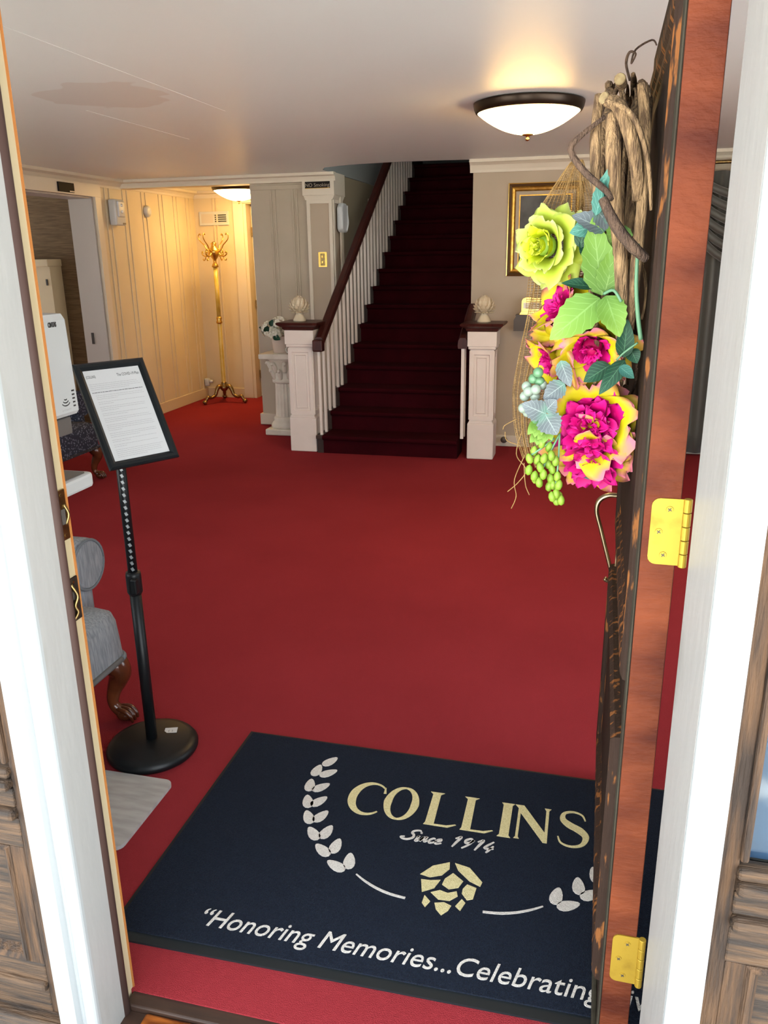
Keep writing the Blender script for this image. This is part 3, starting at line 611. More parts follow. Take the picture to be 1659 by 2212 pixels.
def newel(xc, label, w=0.245):
    y0 = 6.65; yc = y0+w/2
    n = thing('newel_post', label, 'newel post', (xc, yc, 0), 'newel posts')
    h = w/2
    part('plinth', B((xc-h, yc-h, 0), (xc+h, yc+h, 0.305), 0.008), m_white, n)
    s = h-0.016
    part('shaft', B((xc-s, yc-s, 0.30), (xc+s, yc+s, 0.93)), m_white, n)
    part('plinth_moulding', PP([(xc-s-0.012, 0.305), (xc+s+0.012, 0.305), (xc+s, 0.325), (xc-s, 0.325)], yc-s-0.012, yc+s+0.012, 'y'), m_white, n)
    for a in range(4):
        M = Matrix.Translation((xc, yc, 0)) @ Matrix.Rotation(a*PI/2, 4, 'Z')
        part('panel_moulding', bevel_ring(NB(), -s, s, 0.335, 0.905, [(0, -s), (0, -s-0.008), (0.030, -s-0.008), (0.036, -s-0.002), (0.036, -s)], M), m_white, n)
        part('panel_field', bevel_ring(NB(), -s+0.05, s-0.05, 0.385, 0.855, [(0, -s), (0.006, -s-0.005), (0.012, -s)], M), m_white, n)
    part('neck_moulding', B((xc-h-0.002, yc-h-0.002, 0.915), (xc+h+0.002, yc+h+0.002, 0.945), 0.010), m_white, n)
    part('top_block', B((xc-h-0.008, yc-h-0.008, 0.94), (xc+h+0.008, yc+h+0.008, 1.06), 0.004), m_white, n)
    cp = NB(); e = h+0.006
    pr = [(e, 1.058), (e+0.012, 1.07), (e+0.016, 1.085), (e+0.032, 1.092), (e+0.052, 1.105), (e+0.058, 1.118), (e+0.050, 1.126)]
    rows = [[cp.verts.new((xc+sx*r, yc+sy*r, z)) for sx, sy in ((-1, -1), (1, -1), (1, 1), (-1, 1))] for r, z in pr]
    for a, b in zip(rows, rows[1:]):
        for q in range(4): cp.faces.new((a[q], a[(q+1) % 4], b[(q+1) % 4], b[q]))
    cp.faces.new(rows[0][::-1]); cp.faces.new(rows[-1])
    part('cap', cp, m_cherry, n)
newel(-2.425, 'white panelled newel post left of the stairs, next to the fluted pedestal')
newel(-0.855, 'white panelled newel post right of the stairs, against the greige wall', 0.222)
def finial(xc, yc, label):
    zb = 1.126
    f = thing('artichoke_finial', label, 'finial', (xc, yc, zb), 'artichoke finials')
    part('foot', L([(0.055, 0), (0.056, 0.012), (0.046, 0.03), (0.036, 0.05), (0.027, 0.062), (0.030, 0.068), (0.024, 0.074)], (xc, yc, zb), 28), m_finial, f, True)
    part('core', L([(0.020, 0.07), (0.050, 0.090), (0.062, 0.125), (0.056, 0.165), (0.034, 0.198), (0.0, 0.21)], (xc, yc, zb), 24), m_finial, f, True)
    b = NB()
    for r_ in range(7):
        n = [12, 12, 12, 11, 9, 7, 4][r_]; z = zb+0.080+r_*0.0185; rad = [0.050, 0.064, 0.068, 0.065, 0.056, 0.042, 0.022][r_]
        for q in range(n):
            a = 2*PI*(q+0.5*(r_ % 2))/n
            M = Matrix.Translation((xc+rad*math.cos(a), yc+rad*math.sin(a), z)) @ Matrix.Rotation(a, 4, 'Z') @ Matrix.Rotation(math.radians([70, 48, 26, 6, -10, -28, -48][r_]), 4, 'Y')
            sc = 0.8 if r_ > 4 else 1.0
            vs = [b.verts.new(M @ Vector(p)) for p in ((0.004, -0.014*sc, -0.004), (0.010, 0, -0.006), (0.004, 0.014*sc, -0.004), (0.008, 0.015*sc, 0.014), (0.012, 0, 0.032*sc), (0.008, -0.015*sc, 0.014), (0.014, 0, 0.012), (-0.004, 0, 0.012))]
            for tri in ((0, 1, 6), (1, 2, 6), (2, 3, 6), (3, 4, 6), (4, 5, 6), (5, 0, 6), (0, 7, 1), (1, 7, 2), (2, 7, 3), (3, 7, 4), (4, 7, 5), (5, 7, 0)): b.faces.new([vs[t_] for t_ in tri])
    o = part('scales', b, m_finial, f); o['kind'] = 'stuff'
finial(-2.455, 6.77, 'cream artichoke finial on the left newel cap')
finial(-0.858, 6.77, 'cream artichoke finial on the right newel cap')

# ================================================================== THINGS
# ------------------------------------------------------------------ entrance mat
MZ = 0.010
mt = thing('door_mat', 'navy entrance mat with gold lettering and cream laurel on red carpet', 'mat', (-0.288, 1.89, 0))
mw = NB()
poly_prism(mw, [(-1.115, 1.412), (0.54, 1.436), (0.54, 2.345), (-1.115, 2.366)], 0.0, 0.006)
part('rubber_border', mw, m_matrub, mt)
part('pile', PP([(-1.103, 1.440), (0.525, 1.466), (0.525, 2.333), (-1.103, 2.354)], 0.004, MZ), m_matnavy, mt)
z0, z1 = MZ-0.002, MZ+0.0016
def ltr(b): return part('letter', b, m_gold, mt)
# COLLINS: high contrast roman capitals, one piece each
b = NB(); cx, cy, rx, ry = -0.592, 2.088, 0.056, 0.076
ribbon(b, [(cx+rx*math.cos(a), cy+ry*math.sin(a)) for a in [math.radians(d) for d in range(48, 318, 12)]], [0.005, 0.008, 0.018, 0.027, 0.027, 0.018, 0.010, 0.005], z0, z1, 2)
ribbon(b, [(cx+0.037, cy+0.062), (cx+0.041, cy+0.034)], [0.004, 0.009], z0, z1, 0); ltr(b)
b = NB(); cx, cy, rx, ry = -0.4895, 2.088, 0.043, 0.076
ang = [math.radians(d) for d in range(0, 361, 12)]
ribbon(b, [(cx+rx*math.cos(a), cy+ry*math.sin(a)) for a in ang], [0.026, 0.017, 0.007, 0.017, 0.026, 0.017, 0.007, 0.017, 0.026], z0, z1, 2); ltr(b)
def ell(x0, x1):
    b = NB(); poly_prism(b, [(x0, 2.008), (x0+0.074, 2.008), (x0+0.098, 2.024), (x0+0.094, 2.026), (x0+0.070, 2.016), (x0+0.031, 2.015), (x0+0.029, 2.155), (x0+0.040, 2.165), (x0-0.006, 2.165), (x0+0.004, 2.155), (x0+0.004, 2.018)], z0, z1); ltr(b)
ell(-0.404, 0); ell(-0.293, 0)
b = NB(); x0 = -0.176; poly_prism(b, [(x0-0.006, 2.005), (x0+0.034, 2.005), (x0+0.028, 2.014), (x0+0.028, 2.153), (x0+0.034, 2.162), (x0-0.006, 2.162), (x0, 2.153), (x0, 2.014)], z0, z1); ltr(b)
b = NB(); poly_prism(b, [(-0.133, 2.008), (-0.117, 2.008), (-0.121, 2.016), (-0.121, 2.125), (-0.048, 2.006), (-0.036, 2.006), (-0.036, 2.152), (-0.030, 2.162), (-0.050, 2.162), (-0.045, 2.152), (-0.045, 2.050), (-0.113, 2.162), (-0.140, 2.162), (-0.129, 2.148), (-0.129, 2.016)], z0, z1); ltr(b)
b = NB(); ribbon(b, [(0.072, 2.130), (0.062, 2.155), (0.036, 2.165), (0.010, 2.153), (0.006, 2.125), (0.026, 2.102), (0.055, 2.084), (0.074, 2.058), (0.064, 2.022), (0.034, 2.008), (0.004, 2.018), (-0.006, 2.045)], [0.004, 0.006, 0.008, 0.011, 0.018, 0.026, 0.027, 0.020, 0.012, 0.008, 0.006, 0.004], z0, z1, 5); ltr(b)
# script line "Since 1914"
def scr(pts, w=0.0065):
    b = NB(); ribbon(b, pts, [w*0.6, w, w*1.1, w, w*0.6], z0, z1, 6); part('script_letter', b, m_cream, mt)
xs, ys = -0.455, 1.930
def sc_pts(dx, pts): return [(xs+dx+p[0]*0.001+p[1]*0.00042, ys+p[1]*0.001) for p in pts]
scr(sc_pts(0.0, [(38, 38), (30, 46), (16, 42), (14, 32), (24, 24), (28, 12), (18, 2), (4, 2), (-6, 8), (4, 12)]), 0.007)
scr(sc_pts(0.038, [(0, 14), (4, 22), (4, 2), (10, 2), (14, 10)]))
scr(sc_pts(0.052, [(0, 2), (4, 22), (3, 2), (8, 16), (14, 22), (15, 4), (20, 4), (24, 10)]))
scr(sc_pts(0.078, [(14, 19), (7, 22), (1, 12), (5, 2), (14, 4), (20, 10)]))
scr(sc_pts(0.097, [(1, 10), (12, 14), (11, 22), (3, 18), (2, 5), (9, 1), (20, 7)]))
scr(sc_pts(0.146, [(-4, 36), (8, 46), (7, 24), (6, 0)]), 0.0075)
scr(sc_pts(0.170, [(24, 36), (14, 45), (4, 36), (8, 25), (20, 28), (24, 40), (21, 20), (10, 0)]), 0.0075)
scr(sc_pts(0.212, [(-4, 36), (8, 46), (7, 24), (6, 0)]), 0.0075)
scr(sc_pts(0.236, [(14, 46), (2, 16), (28, 17)]), 0.007); scr(sc_pts(0.236, [(22, 28), (19, 12), (16, -3)]), 0.007)
part('script_dot', PP([(xs+0.052, ys+0.034), (xs+0.058, ys+0.034), (xs+0.058, ys+0.040), (xs+0.052, ys+0.040)], z0, z1), m_cream, mt)
# laurel leaves, both sides of the axis x=-0.288
leafc = [(-0.775, 2.247, 1.02), (-0.803, 2.190, 1.5), (-0.761, 2.184, 0.75), (-0.800, 2.110, 1.75), (-0.761, 2.107, 0.85), (-0.780, 2.030, 1.95), (-0.745, 2.038, 1.0), (-0.753, 1.959, 2.1), (-0.717, 1.971, 1.15), (-0.715, 1.892, 2.3), (-0.678, 1.907, 1.35), (-0.666, 1.831, 2.5), (-0.633, 1.856, 1.5), (-0.609, 1.779, 2.7), (-0.577, 1.806, 1.75)]
for mir in (0, 1):
    for (x, y, a) in leafc:
        if mir: x = -0.576-x; a = PI-a
        n = 14; pts = []
        for q in range(n):
            t_ = 2*PI*q/n; l = 0.0325; w_ = 0.0165
            u = l*math.cos(t_); v = w_*math.sin(t_)*(1-0.30*math.cos(t_))
            pts.append((x+u*math.cos(a)-v*math.sin(a), y+u*math.sin(a)+v*math.cos(a)))
        part('laurel_leaf', PP(pts, z0, z1), m_cream, mt)
    b = NB(); pts = [(-0.544, 1.761), (-0.515, 1.742), (-0.476, 1.723), (-0.435, 1.711), (-0.392, 1.706)]
    if mir: pts = [(-0.576-p[0], p[1]) for p in pts]
    ribbon(b, pts, [0.004, 0.007, 0.008, 0.007], z0, z1, 4); part('laurel_stem', b, m_cream, mt)
# hop cone: separate scales
hx = -0.288
hop = [[(-0.085, 0.118), (-0.055, 0.160), (-0.008, 0.186), (-0.004, 0.158), (-0.022, 0.128), (-0.055, 0.112)],
       [(0.002, 0.186), (0.048, 0.176), (0.092, 0.126), (0.088, 0.108), (0.055, 0.122), (0.016, 0.158)],
       [(-0.078, 0.102), (-0.050, 0.104), (-0.022, 0.112), (-0.034, 0.076), (-0.066, 0.054)],
       [(-0.014, 0.118), (0.006, 0.146), (0.040, 0.120), (0.030, 0.092), (0.004, 0.080), (-0.018, 0.094)],
       [(0.050, 0.112), (0.078, 0.104), (0.074, 0.060), (0.058, 0.052), (0.040, 0.074), (0.040, 0.092)],
       [(-0.044, 0.060), (-0.020, 0.074), (0.004, 0.068), (0.028, 0.080), (0.034, 0.062), (0.014, 0.040), (-0.018, 0.038)],
       [(-0.056, 0.048), (-0.036, 0.028), (-0.046, 0.004), (-0.058, 0.018)],
       [(0.044, 0.056), (0.056, 0.044), (0.046, 0.012), (0.030, 0.026)],
       [(-0.026, 0.026), (0.0, 0.034), (0.022, 0.026), (0.016, 0.006), (0.0, -0.014), (-0.018, 0.004)]]
for pts in hop:
    cxx = sum(p[0] for p in pts)/len(pts); cyy = sum(p[1] for p in pts)/len(pts)
    part('hop_scale', PP([(hx+cxx+(p[0]-cxx)*0.94, 1.682+cyy+(p[1]-cyy)*0.94) for p in pts], z0, z1), m_gold, mt)
part('slogan', text_bm('\u201cHonoring Memories...Celebrating Lives\u201d', 0.079, 0.28, 'LEFT', 0.0016, 1.212, Matrix.Translation((-0.895, 1.498, MZ)), 0.0), m_cream, mt)

# ------------------------------------------------------------------ sign stand
ss = thing('sign_stand', 'black pedestal sign stand holding a framed printed notice', 'sign stand', (-1.412, 2.19, 0))
bc = (-1.412, 2.19, 0)
part('base', L([(0.0, 0.0), (0.148, 0.0), (0.156, 0.010), (0.157, 0.022), (0.148, 0.034), (0.125, 0.041), (0.05, 0.046), (0.018, 0.05), (0.0, 0.05)], bc, 56), m_black, ss, True)
part('lower_pole', L([(0.019, 0.045), (0.019, 0.62)], bc, 20), m_black, ss, True)
col = part('collar', L([(0.020, 0.595), (0.025, 0.605), (0.025, 0.665), (0.023, 0.675)], bc, 20), m_black, ss, True)
part('clamp_lever', B((-1.402, 2.150, 0.612), (-1.382, 2.170, 0.662), 0.004), m_black, col)
part('upper_pole', L([(0.0155, 0.66), (0.0155, 1.20)], bc, 20), m_black, ss, True)
b = NB()
for k in range(17):
    z = 0.69+k*0.021; Mn = Matrix.Translation((-1.412, 2.19, z)) @ Matrix.Rotation(math.radians(-58), 4, 'Z') @ Matrix.Rotation(math.radians(25), 4, 'X')
    box(b, (0.0135, -0.005, -0.007), (0.0185, 0.005, 0.006), 0.001, Mn)
o = part('notch_strip', b, mat('notch_steel', (0.10, 0.11, 0.12), 0.25, 0.6), ss, label='notched height adjusting strip'); 
part('base_sticker', B((-0.022, -0.016, 0), (0.022, 0.016, 0.0012), 0, Matrix.Translation((-1.372, 2.252, 0.0445)) @ Matrix.Rotation(0.35, 4, 'Z')), m_paper, ss, label='small white sticker')
part('sticker_logo', text_bm('(  )', 0.014, 0, 'CENTER', 0.0002, None, Matrix.Translation((-1.372, 2.250, 0.0459)) @ Matrix.Rotation(0.35+PI, 4, 'Z')), m_ink, ss)
phi, tlt = math.radians(59.3), math.radians(29.6)
nh = Vector((math.sin(phi), -math.cos(phi), 0)); ex = Vector((math.cos(phi), math.sin(phi), 0))
ez = Vector((0, 0, math.cos(tlt)))-nh*math.sin(tlt); ey = ez.cross(ex)      # ey points to the back of the frame
FM = Matrix(((ex.x, ey.x, ez.x, -1.374), (ex.y, ey.y, ez.y, 2.197), (ex.z, ey.z, ez.z, 1.203), (0, 0, 0, 1)))
W2, H2 = 0.1165, 0.171
fr = part('frame', bevel_ring(NB(), -W2, W2, -H2, H2, [(0, 0.006), (0.0, -0.004), (0.006, -0.009), (0.015, -0.009), (0.024, -0.002), (0.024, 0.006)], FM), m_blackfr, ss)
part('back_panel', B((-W2+0.01, 0.002, -H2+0.01), (W2-0.01, 0.006, H2-0.01), 0, FM), m_blackfr, fr)
part('bracket', B((-0.03, 0.006, -0.05), (0.03, 0.020, 0.05), 0.003, FM), m_black, ss)
part('paper', B((-W2+0.023, -0.0005, -H2+0.023), (W2-0.023, 0.002, H2-0.023), 0, FM), m_paper, fr, label='white printed notice')
TM = FM @ Matrix.Translation((0, -0.0008, 0)) @ Matrix.Rotation(PI/2, 4, 'X')
pw, ph = W2-0.023, H2-0.023
part('notice_title', text_bm('The COVID-19 Plan', 0.0135, 0, 'LEFT', 0.0001, 0.074, TM @ Matrix.Translation((0.012, ph-0.028, 0))), m_ink, fr)
part('notice_logo', text_bm('(COLLINS)', 0.0125, 0, 'LEFT', 0.0001, 0.030, TM @ Matrix.Translation((-pw+0.006, ph-0.026, 0))), m_ink, fr)
lines = NB(); bold = NB(); y = ph-0.046; random.seed(3)
for para, n in enumerate([4, 1, 3, 2, 3, 2, 3, 4, 3, 2, 2, 5]):
    for q in range(n):
        x0 = -pw+0.008 if para in (0, 1) else -pw+0.016
        full = pw-0.012-x0; w_ = full*(random.uniform(0.92, 1.0) if q < n-1 or n == 1 else random.uniform(0.25, 0.75))
        tgt = bold if para == 1 else lines; x = x0
        while x < x0+w_:
            wl_ = random.uniform(0.004, 0.012); hgt = 0.0016 if para == 1 else 0.0012
            box(tgt, (x, y-hgt/2, -0.00005), (min(x+wl_, x0+w_), y+hgt/2, 0.0001), 0, TM); x += wl_+0.0014
        y -= 0.0058
    y -= 0.0042
    if y < -ph+0.012: break
part('printed_lines', lines, m_inkgrey, fr)['kind'] = 'stuff'
part('printed_bold_line', bold, m_ink, fr)

# ------------------------------------------------------------------ sanitizer stand
sn = thing('sanitizer_stand', 'white automatic hand sanitizer dispenser on a floor stand beside the left jamb', 'dispenser stand', (-1.40, 1.86, 0))
def rrect(x0, x1, y0, y1, r, n=5):
    pts = []
    for cx, cy, a0 in ((x1-r, y1-r, 0), (x0+r, y1-r, PI/2), (x0+r, y0+r, PI), (x1-r, y0+r, 3*PI/2)):
        for k in range(n+1): a = a0+k*PI/2/n; pts.append((cx+r*math.cos(a), cy+r*math.sin(a)))
    return pts
part('base_plate', PP(rrect(-1.56, -1.245, 1.70, 2.03, 0.028), 0.0, 0.012), m_plate, sn, label='grey laminate base plate')
part('pole', L([(0.022, 0.012), (0.022, 1.55)], (-1.455, 1.84, 0), 18), m_plastic, sn, True)
part('back_board', B((-1.44, 1.745, 1.215), (-1.405, 1.882, 1.545), 0.004), m_plasticg, sn)
ds = part('dispenser', PP([(-1.41, 1.250), (-1.335, 1.258), (-1.327, 1.268), (-1.335, 1.505), (-1.345, 1.520), (-1.41, 1.522)], 1.745, 1.892, 'y'), m_plastic, sn, label='white dispenser body')
part('nozzle_bay', B((-1.405, 1.755, 1.205), (-1.345, 1.880, 1.252), 0.004), m_plasticg, sn)
DPM = Matrix(((0, 0, 1, -1.3305), (1, 0, 0, 0), (0, 1, 0, 0), (0, 0, 0, 1)))
part('dispenser_brand', text_bm('CINTAS', 0.017, 0, 'LEFT', 0.0006, 0.033, DPM @ Matrix.Translation((1.818, 1.490, -0.0025)), 0.0004), m_ink, ds)
part('dispenser_caption', text_bm('AUTOMATIC', 0.0085, 0, 'LEFT', 0.0005, 0.040, DPM @ Matrix.Translation((1.822, 1.272, 0.0028))), m_inkgrey, ds)
b = NB()
for k, r in enumerate((0.006, 0.012, 0.018)):
    ribbon(b, [(r*math.cos(a)+1.842, 1.306-0.004*k+r*math.sin(a)*0.6) for a in [math.radians(d) for d in range(205, 336, 13)]], [0.0022, 0.0032, 0.0022], -0.0004, 0.0010, 2, M=DPM @ Matrix.Translation((0, 0, 0.0022)))
part('wave_icon', b, m_ink, ds)
b = NB()
for k in range(5): box(b, (1.872, 1.280+0.010*k, 0.0012), (1.882, 1.284+0.010*k, 0.0034), 0, DPM)
part('level_marks', b, m_ink, ds)
tm = part('drip_tray', PP(rrect(-1.45, -1.303, 1.735, 1.893, 0.02), 1.058, 1.098), m_plastic, sn)
bv = tm.modifiers.new('b', 'BEVEL'); bv.width = 0.008; bv.segments = 2
part('tray_well', PP(rrect(-1.435, -1.318, 1.75, 1.878, 0.015), 1.097, 1.0995), m_plasticg, tm)

# ------------------------------------------------------------------ armchairs (face +X)
def armchair(x, y, label, fab, piping, sx=1.0, group=None, wing=False):
    """x: seat front; y: centre line"""
    c = thing('armchair', label, 'armchair', (x-0.35, y, 0), group)
    hw = 0.33
    def sm_box(lo, hi, bev): return B(lo, hi, bev, None, 4)
    seat = NB()
    # bowed seat with rounded upper edge
    pts = rrect(x-0.62, x, y-hw, y+hw, 0.05, 4)
    prof = [(1.0, 0.255), (1.01, 0.27), (1.0, 0.33), (0.985, 0.40), (0.955, 0.435), (0.88, 0.452), (0.6, 0.462), (0.2, 0.465)]
    cxm = x-0.31; rows = []
    for s_, z in prof: rows.append([seat.verts.new((cxm+(p[0]-cxm)*s_, y+(p[1]-y)*s_, z)) for p in pts])
    n = len(pts)
    for a, b_ in zip(rows, rows[1:]):
        for k in range(n): seat.faces.new((a[k], a[(k+1) % n], b_[(k+1) % n], b_[k]))
    seat.faces.new(rows[0][::-1]); seat.faces.new(rows[-1])
    part('seat', seat, fab, c, True)
    part('seat_piping', T([(cxm+(p[0]-cxm)*1.015, y+(p[1]-y)*1.015, 0.258) for p in pts]+[(cxm+(pts[0][0]-cxm)*1.015, y+(pts[0][1]-y)*1.015, 0.258)], 0.011, 8), piping, c, True)
    # back rest, raked
    bk = sm_box((x-0.74, y-hw, 0.30), (x-0.58, y+hw, 1.02), 0.05)
    for v in bk.verts: v.co.x -= (v.co.z-0.3)*0.14
    part('backrest', bk, fab, c, True)
    for s in (-1, 1):
        ya = y+s*(hw+0.035)
        a = part('arm', sm_box((x-0.66, ya-0.05, 0.27), (x-0.16, ya+0.05, 0.57), 0.03), fab, c, True)
        # scrolled roll on top of the arm
        part('arm_roll', L([(0.0, 0.0), (0.085, 0.0), (0.098, 0.012), (0.100, 0.03), (0.100, 0.50), (0.0, 0.52)], n=32, M=Matrix.Translation((x-0.145, ya+s*0.012, 0.580)) @ Matrix.Rotation(-PI/2, 4, 'Y')), fab, a, False)
        part('scroll_piping', T([(x-0.148, ya+s*0.012+0.094*math.cos(t), 0.580+0.094*math.sin(t)) for t in [2*PI*k/28 for k in range(29)]], 0.005, 6), piping, a, True)
        # cabriole front leg with knee block and pad foot
        yl = y+s*(hw-0.045)
        lg = part('leg', T([(x-0.06, yl, 0.262), (x-0.028, yl+s*0.008, 0.225), (x-0.020, yl+s*0.012, 0.185), (x-0.045, yl, 0.12), (x-0.052, yl-s*0.004, 0.07), (x-0.030, yl, 0.038), (x-0.006, yl+s*0.006, 0.022)], [0.046, 0.048, 0.040, 0.026, 0.020, 0.022, 0.026], 14, 5), m_chairleg, c, True)
        ft = NB(); ball(ft, (x-0.008, yl+s*0.005, 0.026), 0.034, (1.15, 1.0, 0.72), 16, 10)
        part('claw_foot', ft, m_chairleg, lg, True)
        for k in (-1, 0, 1):
            part('claw', T([(x-0.035, yl+k*0.014, 0.052), (x+0.002, yl+k*0.020, 0.050), (x+0.024, yl+k*0.020, 0.030), (x+0.030, yl+k*0.018, 0.008)], [0.007, 0.009, 0.008, 0.005], 8, 4), m_chairleg, lg, True)
        part('leg', T([(x-0.60, yl, 0.27), (x-0.62, yl, 0.14), (x-0.66, yl, 0.0)], [0.03, 0.024, 0.018], 10, 4), m_chairleg, c, True)
    return c
armchair(-1.60, 2.055, 'grey upholstered armchair with scroll arm and claw foot by the door', m_fabric, m_fabricp)
armchair(-3.70, 5.17, 'navy floral upholstered armchair with dark wooden legs behind the sign', m_floral, m_floral)

# ------------------------------------------------------------------ ceiling lamps
def lamp(x, y, label, r=0.285):
    t = thing('ceiling_lamp', label, 'ceiling lamp', (x, y, CZ), 'flush ceiling lamps')
    part('ring', L([(0.0, -0.001), (r*0.9, -0.001), (r*1.0, -0.004), (r, -0.012), (r*0.985, -0.03), (r*0.955, -0.048), (r*0.925, -0.052), (r*0.90, -0.045)], (x, y, CZ), 64), m_lampring, t, True)
    n = 10; prof = [(r*0.935*(1-k/n), -0.046-0.108*(1-(1-k/n)**2)) for k in range(n+1)]
    part('glass_shade', L(prof, (x, y, CZ), 64), m_shade, t, True)
    part('finial', L([(0.030, -0.150), (0.028, -0.157), (0.012, -0.162), (0.006, -0.166), (0.010, -0.173), (0.010, -0.180), (0.0, -0.186)], (x, y, CZ), 18), m_rackbrass, t, True)
lamp(-0.385, 4.66, 'glowing white bowl ceiling lamp with a bronze ring over the foyer')
lamp(-3.80, 8.72, 'glowing white bowl ceiling lamp in the hall, partly behind the partition')

# ------------------------------------------------------------------ small wall items
wy = 7.20
pf = thing('framed_picture', 'dark painting in a gilt frame on the greige wall', 'picture', (-0.42, wy, 1.84))
part('outer_frame', bevel_ring(NB(), -0.727, -0.13, 1.482, 2.203, [(0, wy), (0, wy-0.022), (0.008, wy-0.026), (0.022, wy-0.018), (0.022, wy)]), m_giltdark, pf)
part('gilt_moulding', bevel_ring(NB(), -0.705, -0.152, 1.504, 2.181, [(0, wy), (0, wy-0.024), (0.012, wy-0.038), (0.026, wy-0.034), (0.036, wy-0.02), (0.036, wy)]), m_gilt, pf)
part('lip', bevel_ring(NB(), -0.733, -0.124, 1.476, 2.209, [(0, wy), (0.0, wy-0.02), (0.007, wy-0.026), (0.009, wy)]), m_brass, pf)
part('liner', bevel_ring(NB(), -0.67, -0.187, 1.539, 2.146, [(0, wy), (0, wy-0.018), (0.030, wy-0.012), (0.030, wy)]), m_liner, pf)
part('inner_gilt', bevel_ring(NB(), -0.641, -0.216, 1.568, 2.117, [(0, wy), (0, wy-0.014), (0.008, wy-0.014), (0.008, wy)]), m_gilt, pf)
part('canvas', B((-0.634, wy-0.010, 1.575), (-0.223, wy, 2.110)), m_canvas, pf)
sh = thing('wall_shelf', 'small dark taupe wall shelf behind the burlap', 'shelf', (-0.50, wy, 1.03))
part('bracket', PP([(-0.645, 1.03), (-0.38, 1.03), (-0.38, 1.155), (-0.625, 1.155), (-0.645, 1.12)], wy-0.13, wy, 'y'), m_shelf, sh)
part('shelf_top', B((-0.63, wy-0.14, 1.155), (-0.37, wy, 1.165)), m_shelf, sh)
cl = thing('brass_box', 'polished brass domed box standing on the dark wall shelf', 'brass box', (-0.50, wy-0.07, 1.165))
part('base', PP([(-0.60, 1.165), (-0.40, 1.165), (-0.40, 1.19), (-0.585, 1.19)], wy-0.12, wy-0.01, 'y'), m_brass, cl)
part('body', PP([(-0.585, 1.19), (-0.41, 1.19), (-0.41, 1.29), (-0.43, 1.305), (-0.55, 1.305), (-0.575, 1.295), (-0.585, 1.275)], wy-0.105, wy-0.02, 'y'), m_brass, cl)
part('face', B((-0.57, wy-0.109, 1.215), (-0.425, wy-0.104, 1.262), 0.002), m_bead, cl)
# knob-like door stop on the baseboard
dsn = thing('door_stop', 'small dark door stop on the baseboard by the right newel', 'door stop', (-0.70, 7.16, 0.07))
part('stem', T([(-0.70, 7.182, 0.075), (-0.70, 7.12, 0.075)], 0.012, 12), m_oldbrass, dsn, True); part('bumper', L([(0.0, 0), (0.022, 0.004), (0.030, 0.014), (0.026, 0.026), (0.0, 0.03)], n=16, M=Matrix.Translation((-0.70, 7.122, 0.075)) @ Matrix.Rotation(PI/2, 4, 'X')), m_shelf, dsn, True)
# NO Smoking sign and switch plate on the pillar
ns = thing('no_smoking_sign', 'small dark NO Smoking sign on the pillar capital', 'sign', (-2.55, 7.685, 2.28))
part('plate', B((-2.675, 7.677, 2.262), (-2.432, 7.685, 2.322), 0.002), m_sign, ns)
part('lettering', text_bm('NO Smoking', 0.045, 0, 'CENTER', 0.0008, None, Matrix.Translation((-2.5535, 7.6765, 2.277)) @ Matrix.Rotation(PI/2, 4, 'X')), m_signtxt, ns)
part('lower_edge', B((-2.672, 7.674, 2.262), (-2.435, 7.679, 2.266)), m_brass, ns)
sp_ = thing('switch_plate', 'brass light switch plate on the pillar', 'switch', (-2.53, 7.715, 1.63))
part('plate', PP(rrect(-2.577, -2.493, 1.562, 1.698, 0.004, 2), 7.708, 7.716, 'y'), m_brass, sp_)
part('plate_centre', B((-2.558, 7.705, 1.575), (-2.512, 7.709, 1.685), 0.002), m_oldbrass, sp_)
for z in (1.605, 1.655): part('toggle', B((-2.541, 7.694, z-0.01), (-2.529, 7.708, z+0.012), 0.002), m_brass, sp_)
# emergency lights
el = thing('emergency_light', 'white plastic emergency light with conduit on the side of the pillar', 'emergency light', (-2.41, 7.90, 1.9))
eb = NB(); poly_prism(eb, [(7.795, 1.905), (7.835, 1.875), (7.955, 1.875), (7.985, 1.91), (7.985, 2.08), (7.94, 2.14), (7.85, 2.14), (7.795, 2.10)], -2.412, -2.35, 'x')
o = part('housing', eb, m_plastic, el); bv = o.modifiers.new('b', 'BEVEL'); bv.width = 0.018; bv.segments = 3
part('ridge', T([(-2.352, 7.92, 1.89), (-2.340, 7.93, 1.96), (-2.352, 7.955, 2.04), (-2.352, 7.95, 2.12)], 0.010, 8, 5), m_plastic, el, True)
part('conduit', B((-2.413, 7.885, 0.4), (-2.395, 7.915, 1.88), 0.004), m_trim, el); part('conduit', B((-2.413, 7.89, 2.13), (-2.395, 7.91, 2.2), 0.004), m_trim, el)
e2 = thing('emergency_light', 'white twin head emergency light high on the left panelled wall', 'emergency light', (-4.61, 7.55, 2.09))
o = part('housing', B((-4.612, 7.44, 1.975), (-4.53, 7.62, 2.215), 0.018, None, 3), m_plastic, e2, True)
part('lens', B((-4.545, 7.47, 2.05), (-4.515, 7.59, 2.20), 0.014, None, 3), m_plastic, e2, True)
for z in (2.10, 2.16): 
    q = NB(); ball(q, (-4.515, 7.53, z), 0.016); part('bulb', q, m_bead, e2, True)
part('label_strip', B((-4.531, 7.55, 1.985), (-4.527, 7.60, 2.0)), m_plasticg, e2)
sd = thing('smoke_detector', 'round white detector on the warm lit panelled wall', 'detector', (-4.61, 8.16, 2.13))
part('body', L([(0.0, 0), (0.058, 0.0), (0.060, 0.014), (0.050, 0.034), (0.030, 0.042), (0.0, 0.043)], n=36, M=Matrix.Translation((-4.611, 8.16, 2.135)) @ Matrix.Rotation(PI/2, 4, 'Y')), m_plastic, sd, True)
